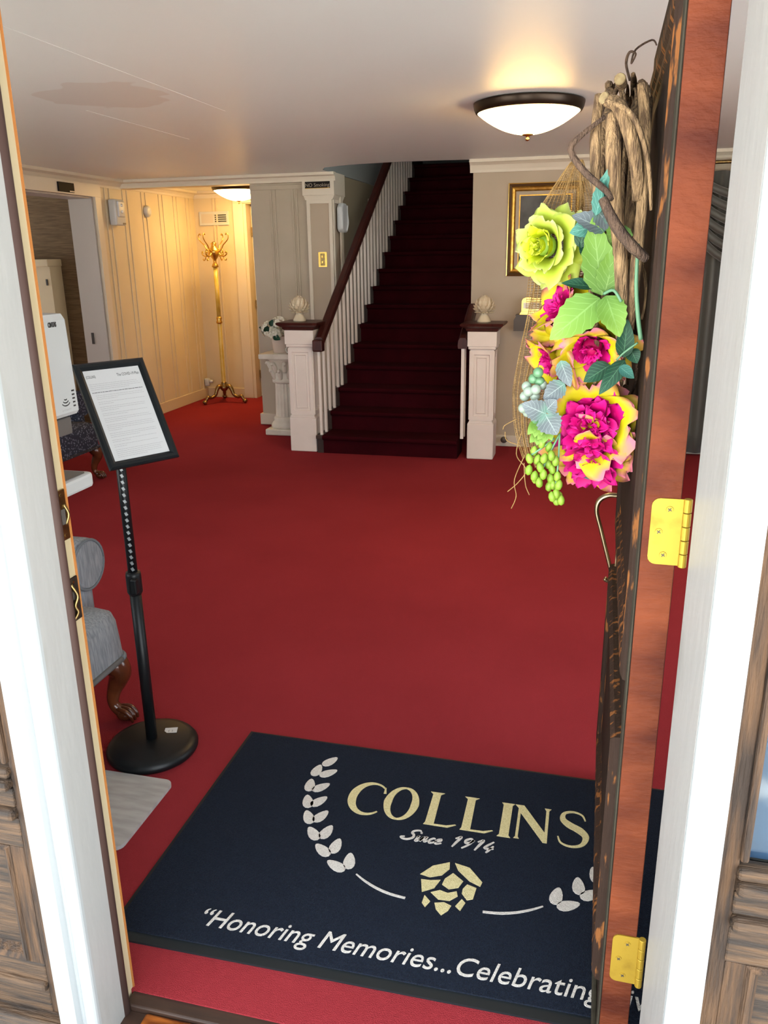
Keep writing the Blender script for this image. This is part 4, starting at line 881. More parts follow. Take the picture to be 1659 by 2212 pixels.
part('indicator', L([(0.004, 0), (0.0, 0.002)], n=8, M=Matrix.Translation((-4.572, 8.175, 2.105)) @ Matrix.Rotation(PI/2, 4, 'Y')), m_ink, sd)
ar = thing('air_freshener', 'white plug-in air freshener low on the panelled wall', 'air freshener', (-4.61, 9.24, 0.19))
part('body', B((-4.612, 9.165, 0.145), (-4.55, 9.235, 0.245), 0.02, None, 3), m_plastic, ar, True); part('cap', L([(0.022, 0), (0.024, 0.02), (0.018, 0.045), (0, 0.05)], n=16, M=Matrix.Translation((-4.556, 9.20, 0.205)) @ Matrix.Rotation(PI/2, 4, 'Y')), m_plastic, ar, True)
ex_ = thing('doorway_sign', 'small black sign above the left doorway', 'sign', (-4.59, 6.76, 2.27))
part('plate', B((-4.592, 6.645, 2.232), (-4.575, 6.875, 2.312), 0.003), m_sign, ex_)
part('corner_mark', B((-4.577, 6.80, 2.236), (-4.573, 6.87, 2.246)), m_trim, ex_)
vt = thing('wall_vent', 'white air vent grille high on the hall end wall', 'vent', (-4.36, 9.28, 2.10))
part('frame', bevel_ring(NB(), -4.555, -4.185, 2.025, 2.178, [(0, 9.282), (0, 9.268), (0.004, 9.264), (0.026, 9.266), (0.026, 9.282)]), m_plastic, vt)
part('backing', B((-4.53, 9.274, 2.05), (-4.21, 9.280, 2.153)), m_ink, vt)
part('mesh_panel', B((-4.53, 9.266, 2.05), (-4.375, 9.273, 2.153)), mat('vent_mesh', (0.50, 0.46, 0.40), 0.6), vt)
part('divider', B((-4.378, 9.264, 2.04), (-4.365, 9.275, 2.16)), m_plastic, vt)
for k in range(5): part('louvre', B((-4.366, 9.264, 2.053+0.0225*k), (-4.21, 9.275, 2.0625+0.0225*k)), m_plastic, vt)
# white cabinet corner and switch seen in the side room
cbn = thing('white_cabinet', 'white cabinet end seen in front of the grasscloth wall', 'cabinet', (-5.55, 7.4, 0))
part('body', B((-5.9, 7.30, 0), (-5.245, 7.49, 1.60)), m_panel, cbn); part('top', B((-5.94, 7.26, 1.60), (-5.232, 7.49, 1.67), 0.008), m_panel, cbn)
part('latch', B((-5.30, 7.290, 1.42), (-5.285, 7.302, 1.48)), m_ink, cbn)
swp = thing('wall_switch', 'small pale switch plate at the edge of the grasscloth wall', 'switch', (-5.05, 7.5, 1.3))
part('plate', B((-5.03, 7.488, 1.24), (-4.96, 7.501, 1.36), 0.003), m_plastic, swp); part('toggle', B((-5.0, 7.478, 1.29), (-4.99, 7.489, 1.315)), m_plastic, swp)

# ------------------------------------------------------------------ pedestal, vase, hydrangeas
px_, py_ = -2.865, 7.40
pd = thing('pedestal', 'cream fluted plaster pedestal with carved capital behind the left newel', 'pedestal', (px_, py_, 0))
part('base', B((px_-0.165, py_-0.165, 0), (px_+0.165, py_+0.165, 0.06), 0.012), m_stone, pd)
part('foot', L([(0.15, 0.06), (0.152, 0.085), (0.135, 0.11), (0.118, 0.125), (0.122, 0.15), (0.115, 0.165), (0.105, 0.17)], (px_, py_, 0), 40), m_stone, pd, True)
part('fluted_shaft', L([(0.104, 0.17), (0.102, 0.2), (0.098, 0.35), (0.095, 0.49), (0.098, 0.50)], (px_, py_, 0), 96, lambda t, i: 1-0.07*abs(math.sin(9*t))), m_stone, pd)
cpt = part('capital', L([(0.10, 0.495), (0.118, 0.505), (0.118, 0.53), (0.104, 0.54), (0.108, 0.60), (0.120, 0.66), (0.145, 0.715), (0.170, 0.735)], (px_, py_, 0), 40), m_stone, pd, True)
for r_, (z, rad, n) in enumerate(((0.585, 0.112, 8), (0.655, 0.128, 8))):
    for q in range(n):
        a = 2*PI*(q+0.5*r_)/n; ca, sa = math.cos(a), math.sin(a); b = NB()
        tube(b, [(px_+rad*0.9*ca, py_+rad*0.9*sa, z-0.05), (px_+rad*1.02*ca, py_+rad*1.02*sa, z), (px_+rad*1.22*ca, py_+rad*1.22*sa, z+0.035), (px_+rad*1.36*ca, py_+rad*1.36*sa, z+0.022)], [0.016, 0.026, 0.020, 0.010], 8, 4)
        part('acanthus_leaf', b, m_stone, cpt, True)
part('abacus', B((px_-0.185, py_-0.185, 0.735), (px_+0.185, py_+0.185, 0.785), 0.008), m_stone, pd)
vs_ = thing('flower_vase', 'pinkish vase of white hydrangeas on the fluted pedestal', 'vase', (px_, py_, 0.785))
part('vase', L([(0.075, 0), (0.078, 0.01), (0.082, 0.08), (0.092, 0.155), (0.088, 0.155), (0.06, 0.02), (0, 0.02)], (px_-0.01, py_-0.02, 0.785), 28), m_vase, vs_, True)
random.seed(11)
def petal_patch(bm, M, w, l, cup, uvl, n=3):
    rows = []
    for j in range(n+1):
        t = j/n; pr = math.sin(PI*(0.15+0.7*t))
        rows.append([bm.verts.new(M @ Vector((s*w*pr, l*t, cup*(s*s*0.5-t*t*0.6+t*0.4)))) for s in (-1, 0, 1)])
    for j in range(n):
        for k in range(2):
            f = bm.faces.new((rows[j][k], rows[j][k+1], rows[j+1][k+1], rows[j+1][k]))
            for lp, (uu, vv) in zip(f.loops, ((k/2, j/n), ((k+1)/2, j/n), ((k+1)/2, (j+1)/n), (k/2, (j+1)/n))): lp[uvl].uv = (uu, vv)
def orient(n, upv=Vector((0, 0, 1))):
    n = Vector(n).normalized()
    if abs(n.dot(upv)) > 0.98: upv = Vector((0, 1, 0))
    x = upv.cross(n).normalized(); y = n.cross(x)
    return Matrix(((x.x, y.x, n.x, 0), (x.y, y.y, n.y, 0), (x.z, y.z, n.z, 0), (0, 0, 0, 1)))
for (bx_, by_, bz_, br_) in ((-2.965, 7.34, 1.00, 0.085), (-2.86, 7.33, 1.045, 0.08), (-2.80, 7.40, 1.01, 0.075), (-2.90, 7.30, 0.965, 0.06)):
    b = NB(); uvl = b.loops.layers.uv.new('UVMap')
    for q in range(46):
        zz = random.uniform(-0.7, 1); aa = random.uniform(0, 2*PI); rr = math.sqrt(1-zz*zz); d = Vector((rr*math.cos(aa), rr*math.sin(aa), zz))
        for k in range(4):
            M = Matrix.Translation(Vector((bx_, by_, bz_))+d*br_*random.uniform(0.82, 1.02)) @ orient(d) @ Matrix.Rotation(k*PI/2+q, 4, 'Z')
            petal_patch(b, M, 0.016, 0.024, 0.008, uvl, 2)
    core = part('hydrangea_head', b, m_hyd, vs_, True)
def leaf_mesh(bm, base, tip, nrm, w, uvl, serr=0.0, fold=0.25, bend=0.12, nv=12, lobes=None):
    base, tip, nrm = Vector(base), Vector(tip), Vector(nrm).normalized()
    d = tip-base; l = d.length; y = d.normalized(); x = y.cross(nrm).normalized(); z = x.cross(y)
    S = (-1, -0.55, 0, 0.55, 1); rows = []
    for j in range(nv+1):
        t = j/nv; pr = math.sin(PI*min(1, t**0.72))**0.8 if 0 < t < 1 else 0.02
        if serr: pr *= 1+serr*((j % 2)-0.5)
        rows.append([bm.verts.new(base+y*l*t+x*s*w*pr+z*(abs(s)*w*pr*fold-bend*l*t*t+0.04*w*math.sin(9*t+3*s))) for s in S])
    for j in range(nv):
        for k in range(4):
            f = bm.faces.new((rows[j][k], rows[j][k+1], rows[j+1][k+1], rows[j+1][k]))
            for lp, (uu, vv) in zip(f.loops, (((S[k]+1)/2, j/nv), ((S[k+1]+1)/2, j/nv), ((S[k+1]+1)/2, (j+1)/nv), ((S[k]+1)/2, (j+1)/nv))): lp[uvl].uv = (uu, vv)
    return bm
def leaf(parent, base, tip, nrm, w, m, serr=0.0, fold=0.25, bend=0.12, label=None):
    b = NB(); uvl = b.loops.layers.uv.new('UVMap'); leaf_mesh(b, base, tip, nrm, w, uvl, serr, fold, bend)
    return part('leaf', b, m, parent, True, label)
leaf(vs_, (-2.96, 7.33, 1.0), (-3.06, 7.30, 1.03), (-0.2, -1, 0.5), 0.03, m_dleaf); leaf(vs_, (-2.93, 7.27, 1.04), (-2.90, 7.25, 1.10), (0, -1, 0.2), 0.025, m_dleaf); leaf(vs_, (-2.90, 7.26, 0.95), (-2.83, 7.24, 0.92), (0, -1, 0.3), 0.03, m_dleaf)
for k in range(14):
    q = NB(); ball(q, (-2.795+0.008*math.sin(k), 7.31, 0.95-0.012*k), 0.006, u=8, v=6); part('bead', q, m_bead, vs_, True)

# ------------------------------------------------------------------ coat rack
rx_, ry_ = -4.235, 8.93
cr = thing('coat_rack', 'brass and yellow onyx coat rack in the hall corner', 'coat rack', (rx_, ry_, 0))
Cc = (rx_, ry_, 0)
part('hub', L([(0.0, 0.13), (0.03, 0.14), (0.05, 0.17), (0.045, 0.20), (0.028, 0.215), (0.034, 0.235), (0.022, 0.25)], Cc, 24), m_oldbrass, cr, True)
part('lower_pole', L([(0.025, 0.245), (0.025, 0.93)], Cc, 8), m_onyx, cr); 
part('joint', L([(0.025, 0.925), (0.036, 0.935), (0.036, 0.95), (0.026, 0.965), (0.034, 0.985), (0.03, 1.0), (0.025, 1.005)], Cc, 24), m_rackbrass, cr, True)
part('upper_pole', L([(0.024, 1.0), (0.024, 1.56)], Cc, 24), m_onyx, cr, True)
part('crown', L([(0.026, 1.555), (0.040, 1.562), (0.034, 1.585), (0.018, 1.61), (0.020, 1.64), (0.045, 1.675), (0.068, 1.72), (0.062, 1.755), (0.035, 1.775), (0.028, 1.80), (0.034, 1.815), (0.016, 1.835), (0.0, 1.84)], Cc, 28), m_rackbrass, cr, True)
for q in range(4):
    a = math.radians(-8+90*q); ca, sa = math.cos(a), math.sin(a)
    def P(r, z): return (rx_+r*ca, ry_+r*sa, z)
    hk = part('hook', T([P(0.055, 1.72), P(0.10, 1.76), P(0.125, 1.80), P(0.155, 1.825), P(0.19, 1.86), P(0.20, 1.90), P(0.18, 1.925), P(0.165, 1.91)], [0.007, 0.008, 0.007, 0.006, 0.006, 0.006, 0.006, 0.008], 8, 5), m_rackbrass, cr, True)
    part('lower_curl', T([P(0.055, 1.72), P(0.09, 1.685), P(0.13, 1.68), P(0.165, 1.705), P(0.16, 1.73), P(0.145, 1.715)], 0.007, 8, 5), m_rackbrass, hk, True)
    part('scroll', T([P(0.10, 1.76), P(0.12, 1.72), P(0.115, 1.685), P(0.13, 1.645), P(0.15, 1.635), P(0.155, 1.655)], 0.006, 8, 5), m_rackbrass, hk, True)
for q in range(3):
    a = math.radians(-5+120*q); ca, sa = math.cos(a), math.sin(a)
    def P(r, z): return (rx_+r*ca, ry_+r*sa, z)
    lg = part('leg', T([P(0.02, 0.19), P(0.07, 0.195), P(0.10, 0.16), P(0.125, 0.10), P(0.18, 0.075), P(0.225, 0.085), P(0.245, 0.06), P(0.285, 0.022)], [0.026, 0.028, 0.024, 0.020, 0.020, 0.022, 0.018, 0.014], 10, 5), m_oldbrass, cr, True)
    q2 = NB(); ball(q2, P(0.27, 0.03), 0.028, (1.1, 1, 0.9)); part('paw', q2, m_oldbrass, lg, True)

# ------------------------------------------------------------------ curtain at the right
cu = thing('curtain', 'dark grey satin curtain with a swag right of the open door', 'curtain', (1.2, 7.1, 0.12))
def drape(x0, x1, z0, z1, amp, waves, y, nx=70, nz=14):
    b = NB(); rows = []
    for j in range(nz+1):
        t = j/nz; rows.append([b.verts.new((x0+(x1-x0)*i/nx, y+amp*(0.7+0.3*t)*math.sin(2*PI*waves*i/nx+0.6*t)+0.01*math.sin(23*i/nx), z0+(z1-z0)*t)) for i in range(nx+1)])
    for j in range(nz):
        for i in range(nx): b.faces.new((rows[j][i], rows[j][i+1], rows[j+1][i+1], rows[j+1][i]))
    return b
o = part('panel', drape(0.55, 1.6, 0.03, 2.24, 0.035, 8, 7.10), m_curtain, cu, True); sm_ = o.modifiers.new('s', 'SOLIDIFY'); sm_.thickness = 0.004
for k in range(6):
    z = 2.25-0.045*k; b = T([(0.55, 7.05, 2.30-0.01*k), (0.75, 7.02-0.004*k, z-0.09-0.03*k), (1.05, 7.0, z-0.20-0.05*k), (1.35, 7.02, z-0.09-0.03*k), (1.6, 7.05, 2.30-0.01*k)], 0.030, 8, 6)
    part('swag_fold', b, m_curtain, cu, True)
part('rod', T([(0.45, 7.08, 2.30), (1.75, 7.08, 2.30)], 0.014, 10), m_oldbrass, cu, True)

# ------------------------------------------------------------------ wreath on the open door
random.seed(21)
wc = Vector((0.042, 2.01, 1.625)); RR = 0.345
wr_ = thing('door_wreath', 'grapevine wreath with lime rose, pink flowers and burlap on the open door', 'wreath', tuple(wc))
def ringp(ph, psi, mr, ox=0):
    # ring in the YZ plane; psi is the angle round the bundle
    r = RR+mr*math.cos(psi)
    return Vector((wc.x+ox+mr*0.95*math.sin(psi), wc.y+r*math.cos(ph), wc.z+r*math.sin(ph)))
for k in range(40):
    ph0 = random.uniform(0, 2*PI); span = random.uniform(1.3, 4.2); psi0 = random.uniform(0, 2*PI); tw = random.uniform(-0.9, 0.9); mr = random.uniform(0.012, 0.042); rad = random.choice([0.004, 0.005, 0.006, 0.007, 0.008, 0.010])
    pts = []; n = 18
    for i in range(n+1):
        t = i/n; ph = ph0+span*t
        pts.append(ringp(ph, psi0+tw*span*t+0.15*math.sin(5*ph+k), mr+0.006*math.sin(3*ph+k)))
    part('vine', T(pts, lambda t, r=rad, k=k: r*(0.72+0.28*math.sin(7*t+k)+0.12*math.sin(23*t)), 7, 3), m_vine if k % 4 else m_vine2, wr_, True)
# stout vines on the side that faces the door opening (near side of the ring)
for (ph0, ph1, psi0, psi1, rad) in ((2.35, 3.75, -1.9, -1.5, 0.0125), (2.05, 3.3, -2.3, -2.9, 0.0115), (2.6, 4.1, -2.6, -2.2, 0.011), (1.9, 3.1, -1.2, -1.9, 0.010), (2.7, 4.0, -3.3, -2.8, 0.0115), (2.3, 3.3, -3.9, -3.3, 0.011), (2.0, 3.5, -4.4, -3.7, 0.0105)):
    pts = [ringp(ph0+(ph1-ph0)*i/12, psi0+(psi1-psi0)*i/12+0.12*math.sin(i*1.3+ph0*5), 0.040+0.006*math.sin(i+ph1*3)) for i in range(13)]
    part('vine', T(pts, lambda t, r=rad, q=ph0: r*(0.9+0.14*math.sin(9*t+q*7)+0.09*math.sin(31*t)), 9, 3), m_vine, wr_, True)
# thinner runners that cross the bundle at a slant
for k in range(14):
    ph0 = random.uniform(1.9, 3.4); sp = random.uniform(0.5, 1.1); p0 = random.uniform(-4.2, -1.0); dp = random.choice([-1, 1])*random.uniform(0.8, 1.9); rad = random.uniform(0.0025, 0.006)
    pts = [ringp(ph0+sp*i/8, p0+dp*i/8, 0.050+0.008*math.sin(i*0.9+k)) for i in range(9)]
    part('vine', T(pts, [rad, rad*1.1, rad*0.9, rad*0.5], 7, 4), m_vine if k % 3 else m_vine2, wr_, True)
for p, n_ in ((Vector((0.022, 1.655, 1.945)), (-0.15, -0.95, 0.15)), (Vector((-0.004, 1.604, 1.908)), (-0.6, -0.75, 0.2)), (ringp(2.75, 2.7, 0.05), (-0.1, -0.9, 0.3))):
    M = Matrix.Translation(p) @ orient(n_)
    v = part('vine_stub', L([(0.010, -0.03), (0.0105, 0.0)], n=12, M=M), m_vine, wr_); part('cut_end', L([(0.0102, 0.0), (0.009, 0.0015), (0, 0.002)], n=12, M=M), m_cut, v)
# gnarled pieces lying over the bundle
for pts, r in (([(0.000, 1.612, 1.905), (0.022, 1.598, 1.893), (0.045, 1.592, 1.845), (0.060, 1.594, 1.79), (0.066, 1.606, 1.74)], [0.010, 0.013, 0.013, 0.012, 0.010]),
               ([(0.012, 1.622, 1.885), (0.018, 1.604, 1.82), (0.026, 1.600, 1.74), (0.042, 1.606, 1.65), (0.052, 1.612, 1.56), (0.056, 1.63, 1.48)], [0.011, 0.014, 0.012, 0.013, 0.012, 0.010]),
               ([(0.060, 1.63, 1.93), (0.070, 1.612, 1.85), (0.074, 1.606, 1.74), (0.072, 1.612, 1.62), (0.068, 1.63, 1.50)], [0.009, 0.011, 0.010, 0.011, 0.009]),
               ([(-0.012, 1.65, 1.92), (-0.014, 1.63, 1.84), (-0.006, 1.62, 1.76), (0.006, 1.63, 1.70)], [0.008, 0.010, 0.009, 0.007])):
    part('vine', T(pts, r, 9, 7), m_vine, wr_, True)
def twig(pts, r, m=m_vine2): return part('twig', T(pts, r, 6, 5), m, wr_, True)
twig([(0.045, 1.90, 1.985), (0.035, 1.88, 2.012), (0.040, 1.87, 2.030), (0.052, 1.87, 2.026), (0.045, 1.88, 2.012), (0.052, 1.89, 2.038), (0.082, 1.90, 2.055), (0.092, 1.90, 2.045)], [0.003, 0.003, 0.002, 0.002, 0.002, 0.0015])
twig([(0.0, 1.62, 1.88), (-0.045, 1.61, 1.845), (-0.055, 1.61, 1.825), (-0.03, 1.60, 1.79), (0.01, 1.58, 1.755), (0.02, 1.57, 1.74)], [0.004, 0.006, 0.0065, 0.006, 0.005])
twig([(0.005, 1.545, 1.74), (0.03, 1.53, 1.695), (0.06, 1.52, 1.66), (0.085, 1.53, 1.64)], [0.008, 0.010, 0.010, 0.008])
twig([(0.0, 1.58, 1.90), (0.045, 1.55, 1.87), (0.075, 1.55, 1.80), (0.088, 1.56, 1.72)], [0.004, 0.005, 0.004, 0.003], m_vine)
# burlap net
def netcloth(centre, width, nu, nv, wdir, ripple, thick):
    P = catmull(centre, max(2, nv//(len(centre)-1))); b = NB(); rows = []; m = len(P)
    for j, p in enumerate(P):
        f = j/(m-1)*(len(width)-1); a = int(f); c = min(a+1, len(width)-1); w = width[a]+(width[c]-width[a])*(f-a)
        rows.append([b.verts.new(p+Vector(wdir)*w*(i/nu-0.5)+Vector((-0.5, -0.8, 0))*ripple*math.sin(2*PI*2.5*i/nu+0.4*f)*(w/max(width))) for i in range(nu+1)])
    for j in range(m-1):
        for i in range(nu): b.faces.new((rows[j][i], rows[j][i+1], rows[j+1][i+1], rows[j+1][i]))
    o = part('burlap', b, m_burlap, wr_); o['kind'] = 'stuff'
    md = o.modifiers.new('net', 'WIREFRAME'); md.thickness = thick; md.use_even_offset = False
    return o
netcloth([(-0.047, 1.79, 1.828), (-0.055, 1.785, 1.79), (-0.06, 1.78, 1.745), (-0.068, 1.78, 1.69), (-0.075, 1.78, 1.62), (-0.085, 1.78, 1.54)], [0.02, 0.06, 0.105, 0.12, 0.11, 0.10], 26, 80, (0.93, -0.2, 0), 0.016, 0.0021)
netcloth([(-0.085, 1.80, 1.62), (-0.098, 1.80, 1.53), (-0.112, 1.80, 1.44), (-0.125, 1.80, 1.36), (-0.128, 1.80, 1.28), (-0.115, 1.80, 1.21)], [0.07, 0.075, 0.075, 0.07, 0.05, 0.035], 18, 110, (0.9, -0.25, 0), 0.012, 0.0021)
netcloth([(-0.105, 1.81, 1.38), (-0.10, 1.81, 1.30), (-0.095, 1.81, 1.24), (-0.085, 1.81, 1.19)], [0.06, 0.06, 0.05, 0.04], 14, 48, (0.9, -0.2, 0.1), 0.01, 0.0021)
for pts in ([(-0.135, 1.8, 1.28), (-0.148, 1.8, 1.22), (-0.125, 1.8, 1.185), (-0.14, 1.8, 1.155), (-0.165, 1.8, 1.13)], [(-0.128, 1.8, 1.22), (-0.15, 1.8, 1.16), (-0.145, 1.8, 1.12), (-0.155, 1.8, 1.09)], [(-0.15, 1.8, 1.30), (-0.175, 1.8, 1.285), (-0.18, 1.8, 1.275)], [(-0.14, 1.8, 1.24), (-0.17, 1.8, 1.25), (-0.175, 1.8, 1.27)], [(-0.13, 1.8, 1.2), (-0.125, 1.8, 1.15), (-0.115, 1.8, 1.125)]):
    part('thread', T(pts, 0.0011, 5, 6), m_burlap, wr_, True)
# ------------------------------------------------------------------ flowers
def flower(name, label, centre, normal, layers, core_r, core_m, spin=0.0, seed=1, squash=1.0):
    """layers: (count, base radius, half arc, length, start lean, end lean, ruffle, material, height)"""
    rnd = random.Random(seed)
    M0 = Matrix.Translation(centre) @ orient(normal) @ Matrix.Rotation(spin, 4, 'Z') @ Matrix.Diagonal((squash, 1, 1, 1))
    cb = NB(); lathe(cb, [(0.0, -0.012), (core_r*0.7, -0.006), (core_r, 0.01), (core_r*0.75, 0.026), (0.0, 0.032)], n=14, M=M0)
    core = part(name, cb, core_m, wr_, True, label)
    for (cnt, r0, arc, ln, l0, l1, ruf, m, h0) in layers:
        off = rnd.uniform(0, 6)
        for q in range(cnt):
            a0 = off+2*PI*q/cnt+rnd.uniform(-0.12, 0.12); arcq = arc*rnd.uniform(0.88, 1.12); lnq = ln*rnd.uniform(0.88, 1.1); phs = rnd.uniform(0, 6); dl = rnd.uniform(-0.14, 0.14)
            b = NB(); uvl = b.loops.layers.uv.new('UVMap'); tmin = 0.72 if m == m_hot else 0.38; nv, nu = 10, 10; rows = []; tp = 0.0
            r, h = r0, h0
            for j in range(nv+1):
                t = 1-(1-j/nv)**1.9; lean = l0+dl*t+(l1-l0)*t**1.4
                if j: r += math.sin(lean)*lnq*(t-tp); h += math.cos(lean)*lnq*(t-tp)
                tp = t
                pr = 0.5+0.5*math.sin(PI/2*min(1, t/0.6)) if t < 0.6 else math.sqrt(max(0.0, 1-((t-0.6)/0.402)**3.0))*(1-tmin)+tmin
                row = []
                for i in range(nu+1):
                    s = i/nu*2-1; th = a0+s*arcq*pr*min(1.6, (r0+0.018)/(max(r, 0.004)+0.004)+0.35)
                    wob = ruf*t*t*math.sin(4.2*s+phs)+ruf*0.5*t**3*math.sin(11*s+2*phs)
                    rad_ = max(0.0008, r+wob-0.10*ln*t*s*s); hh = h-0.16*ln*t*abs(s)**3+wob*0.5
                    row.append(b.verts.new(M0 @ Vector((rad_*math.cos(th), rad_*math.sin(th), hh))))
                rows.append(row)
            for j in range(nv):
                for i in range(nu):
                    f = b.faces.new((rows[j][i], rows[j][i+1], rows[j+1][i+1], rows[j+1][i]))
                    for lp, (uu, vv) in zip(f.loops, ((i/nu, j/nv), ((i+1)/nu, j/nv), ((i+1)/nu, (j+1)/nv), (i/nu, (j+1)/nv))): lp[uvl].uv = (uu, vv)
            part('petal', b, m, core, True)
    return core
# lime rose
flower('rose', 'lime green rose', (-0.090, 1.725, 1.665), (-0.60, -0.80, 0.02), [
    (3, 0.004, 1.5, 0.030, 0.0, 0.1, 0.002, m_rosein, 0.012), (4, 0.011, 1.1, 0.037, 0.05, 0.35, 0.003, m_rosein, 0.010), (5, 0.018, 0.95, 0.044, 0.15, 0.75, 0.004, m_rosein, 0.006),
    (5, 0.024, 0.95, 0.049, 0.35, 1.15, 0.006, m_rose, 0.0), (6, 0.028, 0.9, 0.054, 0.75, 1.7, 0.007, m_rose, -0.006), (6, 0.026, 0.8, 0.056, 1.2, 2.3, 0.008, m_rose, -0.016)], 0.022, m_bud, 0.3, 5)
# yellow and pink flower (facing sideways) behind, and the tulip like one in the middle
YP = lambda big: [(8, 0.008, 0.9, 0.036*big, 0.1, 0.5, 0.006, m_hot, 0.006), (7, 0.018, 0.85, 0.045*big, 0.3, 0.9, 0.007, m_hot, 0.0),
    (5, 0.022, 1.0, 0.075*big, 0.25, 1.05, 0.010, m_petal, -0.004), (5, 0.024, 0.95, 0.078*big, 0.7, 1.75, 0.012, m_petal, -0.014)]
flower('bloom', 'yellow bloom with pink petal edges', (-0.045, 1.735, 1.535), (-0.72, -0.45, 0.45), YP(0.95), 0.02, m_hot, 0.2, 8)
flower('bloom', 'yellow bloom with magenta heart', (0.005, 1.690, 1.480), (-0.10, -0.85, -0.50), YP(1.0), 0.02, m_hot, 0.9, 9)
flower('bloom', 'yellow bloom with pink petal edges, low on the left', (-0.060, 1.735, 1.445), (-0.75, -0.40, -0.35), YP(0.85), 0.02, m_hot, 0.1, 12)
# large peony
flower('peony', 'large hot pink peony with yellow outer petals', (0.015, 1.715, 1.308), (-0.18, -0.93, 0.10), [
    (5, 0.004, 1.1, 0.036, 0.0, 0.5, 0.008, m_hot, 0.020), (7, 0.014, 0.95, 0.046, 0.15, 0.7, 0.011, m_hot, 0.014), (8, 0.024, 0.85, 0.052, 0.3, 0.95, 0.012, m_hot, 0.008), (9, 0.034, 0.75, 0.054, 0.5, 1.15, 0.012, m_hot, 0.0),
    (5, 0.036, 1.05, 0.078, 0.45, 1.10, 0.014, m_petal, -0.006), (6, 0.034, 1.0, 0.080, 0.9, 1.65, 0.016, m_petal, -0.018)], 0.026, m_hot, 0.0, 17)
flower('peony', 'hot pink peony under the large one', (0.022, 1.705, 1.250), (-0.12, -0.90, -0.42), [
    (5, 0.006, 1.1, 0.034, 0.0, 0.6, 0.008, m_hot, 0.014), (7, 0.018, 0.95, 0.044, 0.2, 0.9, 0.010, m_hot, 0.006), (7, 0.026, 0.8, 0.046, 0.4, 1.1, 0.010, m_hot, 0.0),
    (5, 0.026, 1.0, 0.054, 0.6, 1.3, 0.012, m_petal, -0.006), (5, 0.028, 1.0, 0.058, 1.0, 1.8, 0.014, m_petal, -0.016)], 0.024, m_hot, 0.5, 23)
# ------------------------------------------------------------------ leaves, berries, buds
CV = Vector((0, -1, 0.05))
leaf(wr_, (0.015, 1.615, 1.575), (-0.010, 1.600, 1.712), CV, 0.030, m_mleaf, 0.14, 0.25, 0.05)
leaf(wr_, (0.020, 1.612, 1.580), (0.036, 1.600, 1.665), CV, 0.024, m_mleaf, 0.14, 0.25, 0.06)
leaf(wr_, (0.012, 1.610, 1.570), (-0.075, 1.575, 1.500), (-0.1, -1, 0.3), 0.036, m_lleaf, 0.12, 0.22, 0.10)
leaf(wr_, (0.022, 1.605, 1.575), (0.052, 1.575, 1.505), (0.1, -1, 0.3), 0.027, m_lleaf, 0.12, 0.22, 0.10)
leaf(wr_, (0.000, 1.615, 1.590), (-0.060, 1.61, 1.600), (0, -0.7, 0.7), 0.014, m_dleaf, 0.0, 0.3, 0.05)
leaf(wr_, (0.045, 1.615, 1.700), (0.028, 1.610, 1.655), CV, 0.024, m_mleaf, 0.10)
leaf(wr_, (0.010, 1.63, 1.70), (-0.050, 1.62, 1.690), (0, -0.9, 0.4), 0.022, m_bleaf, 0.1)
leaf(wr_, (0.015, 1.61, 1.690), (-0.045, 1.60, 1.720), (0.1, -0.8, 0.55), 0.022, m_gleaf, 0.16, 0.3, 0.10)
leaf(wr_, (-0.005, 1.615, 1.725), (0.030, 1.61, 1.690), (0, -0.9, 0.5), 0.020, m_gleaf, 0.16)
leaf(wr_, (-0.005, 1.60, 1.715), (0.012, 1.59, 1.795), (-0.3, -0.9, 0.2), 0.013, m_bleaf, 0.16, 0.5, 0.05)
leaf(wr_, (0.0, 1.605, 1.72), (0.004, 1.585, 1.775), (-0.6, -0.7, 0.2), 0.014, m_bleaf, 0.16, 0.5, 0.05)
leaf(wr_, (-0.03, 1.64, 1.66), (-0.022, 1.63, 1.715), (-0.2, -1, 0), 0.015, m_dleaf); leaf(wr_, (-0.015, 1.65, 1.64), (-0.018, 1.64, 1.70), (0.3, -1, 0), 0.018, m_dleaf)
leaf(wr_, (0.062, 1.62, 1.46), (0.064, 1.60, 1.53), CV, 0.017, m_dleaf); leaf(wr_, (0.075, 1.63, 1.475), (0.088, 1.62, 1.45), CV, 0.014, m_dleaf)
leaf(wr_, (0.065, 1.62, 1.455), (0.022, 1.59, 1.395), (0, -1, 0.3), 0.016, m_dleaf); leaf(wr_, (0.04, 1.66, 1.44), (-0.01, 1.65, 1.41), (0, -0.8, 0.5), 0.02, m_dleaf)
leaf(wr_, (0.055, 1.60, 1.445), (0.085, 1.60, 1.425), (0, -0.8, 0.5), 0.012, m_bleaf)
leaf(wr_, (-0.055, 1.64, 1.45), (-0.035, 1.63, 1.40), (-0.2, -1, 0), 0.016, m_gleaf, 0.1); leaf(wr_, (-0.045, 1.64, 1.405), (-0.085, 1.63, 1.375), (-0.1, -1, 0.2), 0.020, m_gleaf, 0.14)
leaf(wr_, (-0.078, 1.63, 1.345), (-0.125, 1.62, 1.365), (-0.2, -1, 0.1), 0.022, m_gleaf, 0.16); leaf(wr_, (-0.080, 1.63, 1.345), (-0.055, 1.62, 1.305), (-0.1, -1, 0.1), 0.026, m_gleaf, 0.16)
leaf(wr_, (-0.080, 1.63, 1.35), (-0.06, 1.62, 1.375), (-0.1, -1, 0.1), 0.018, m_gleaf, 0.16)
leaf(wr_, (0.03, 1.70, 1.20), (-0.03, 1.69, 1.235), (-0.1, -1, 0.3), 0.014, m_gleaf)
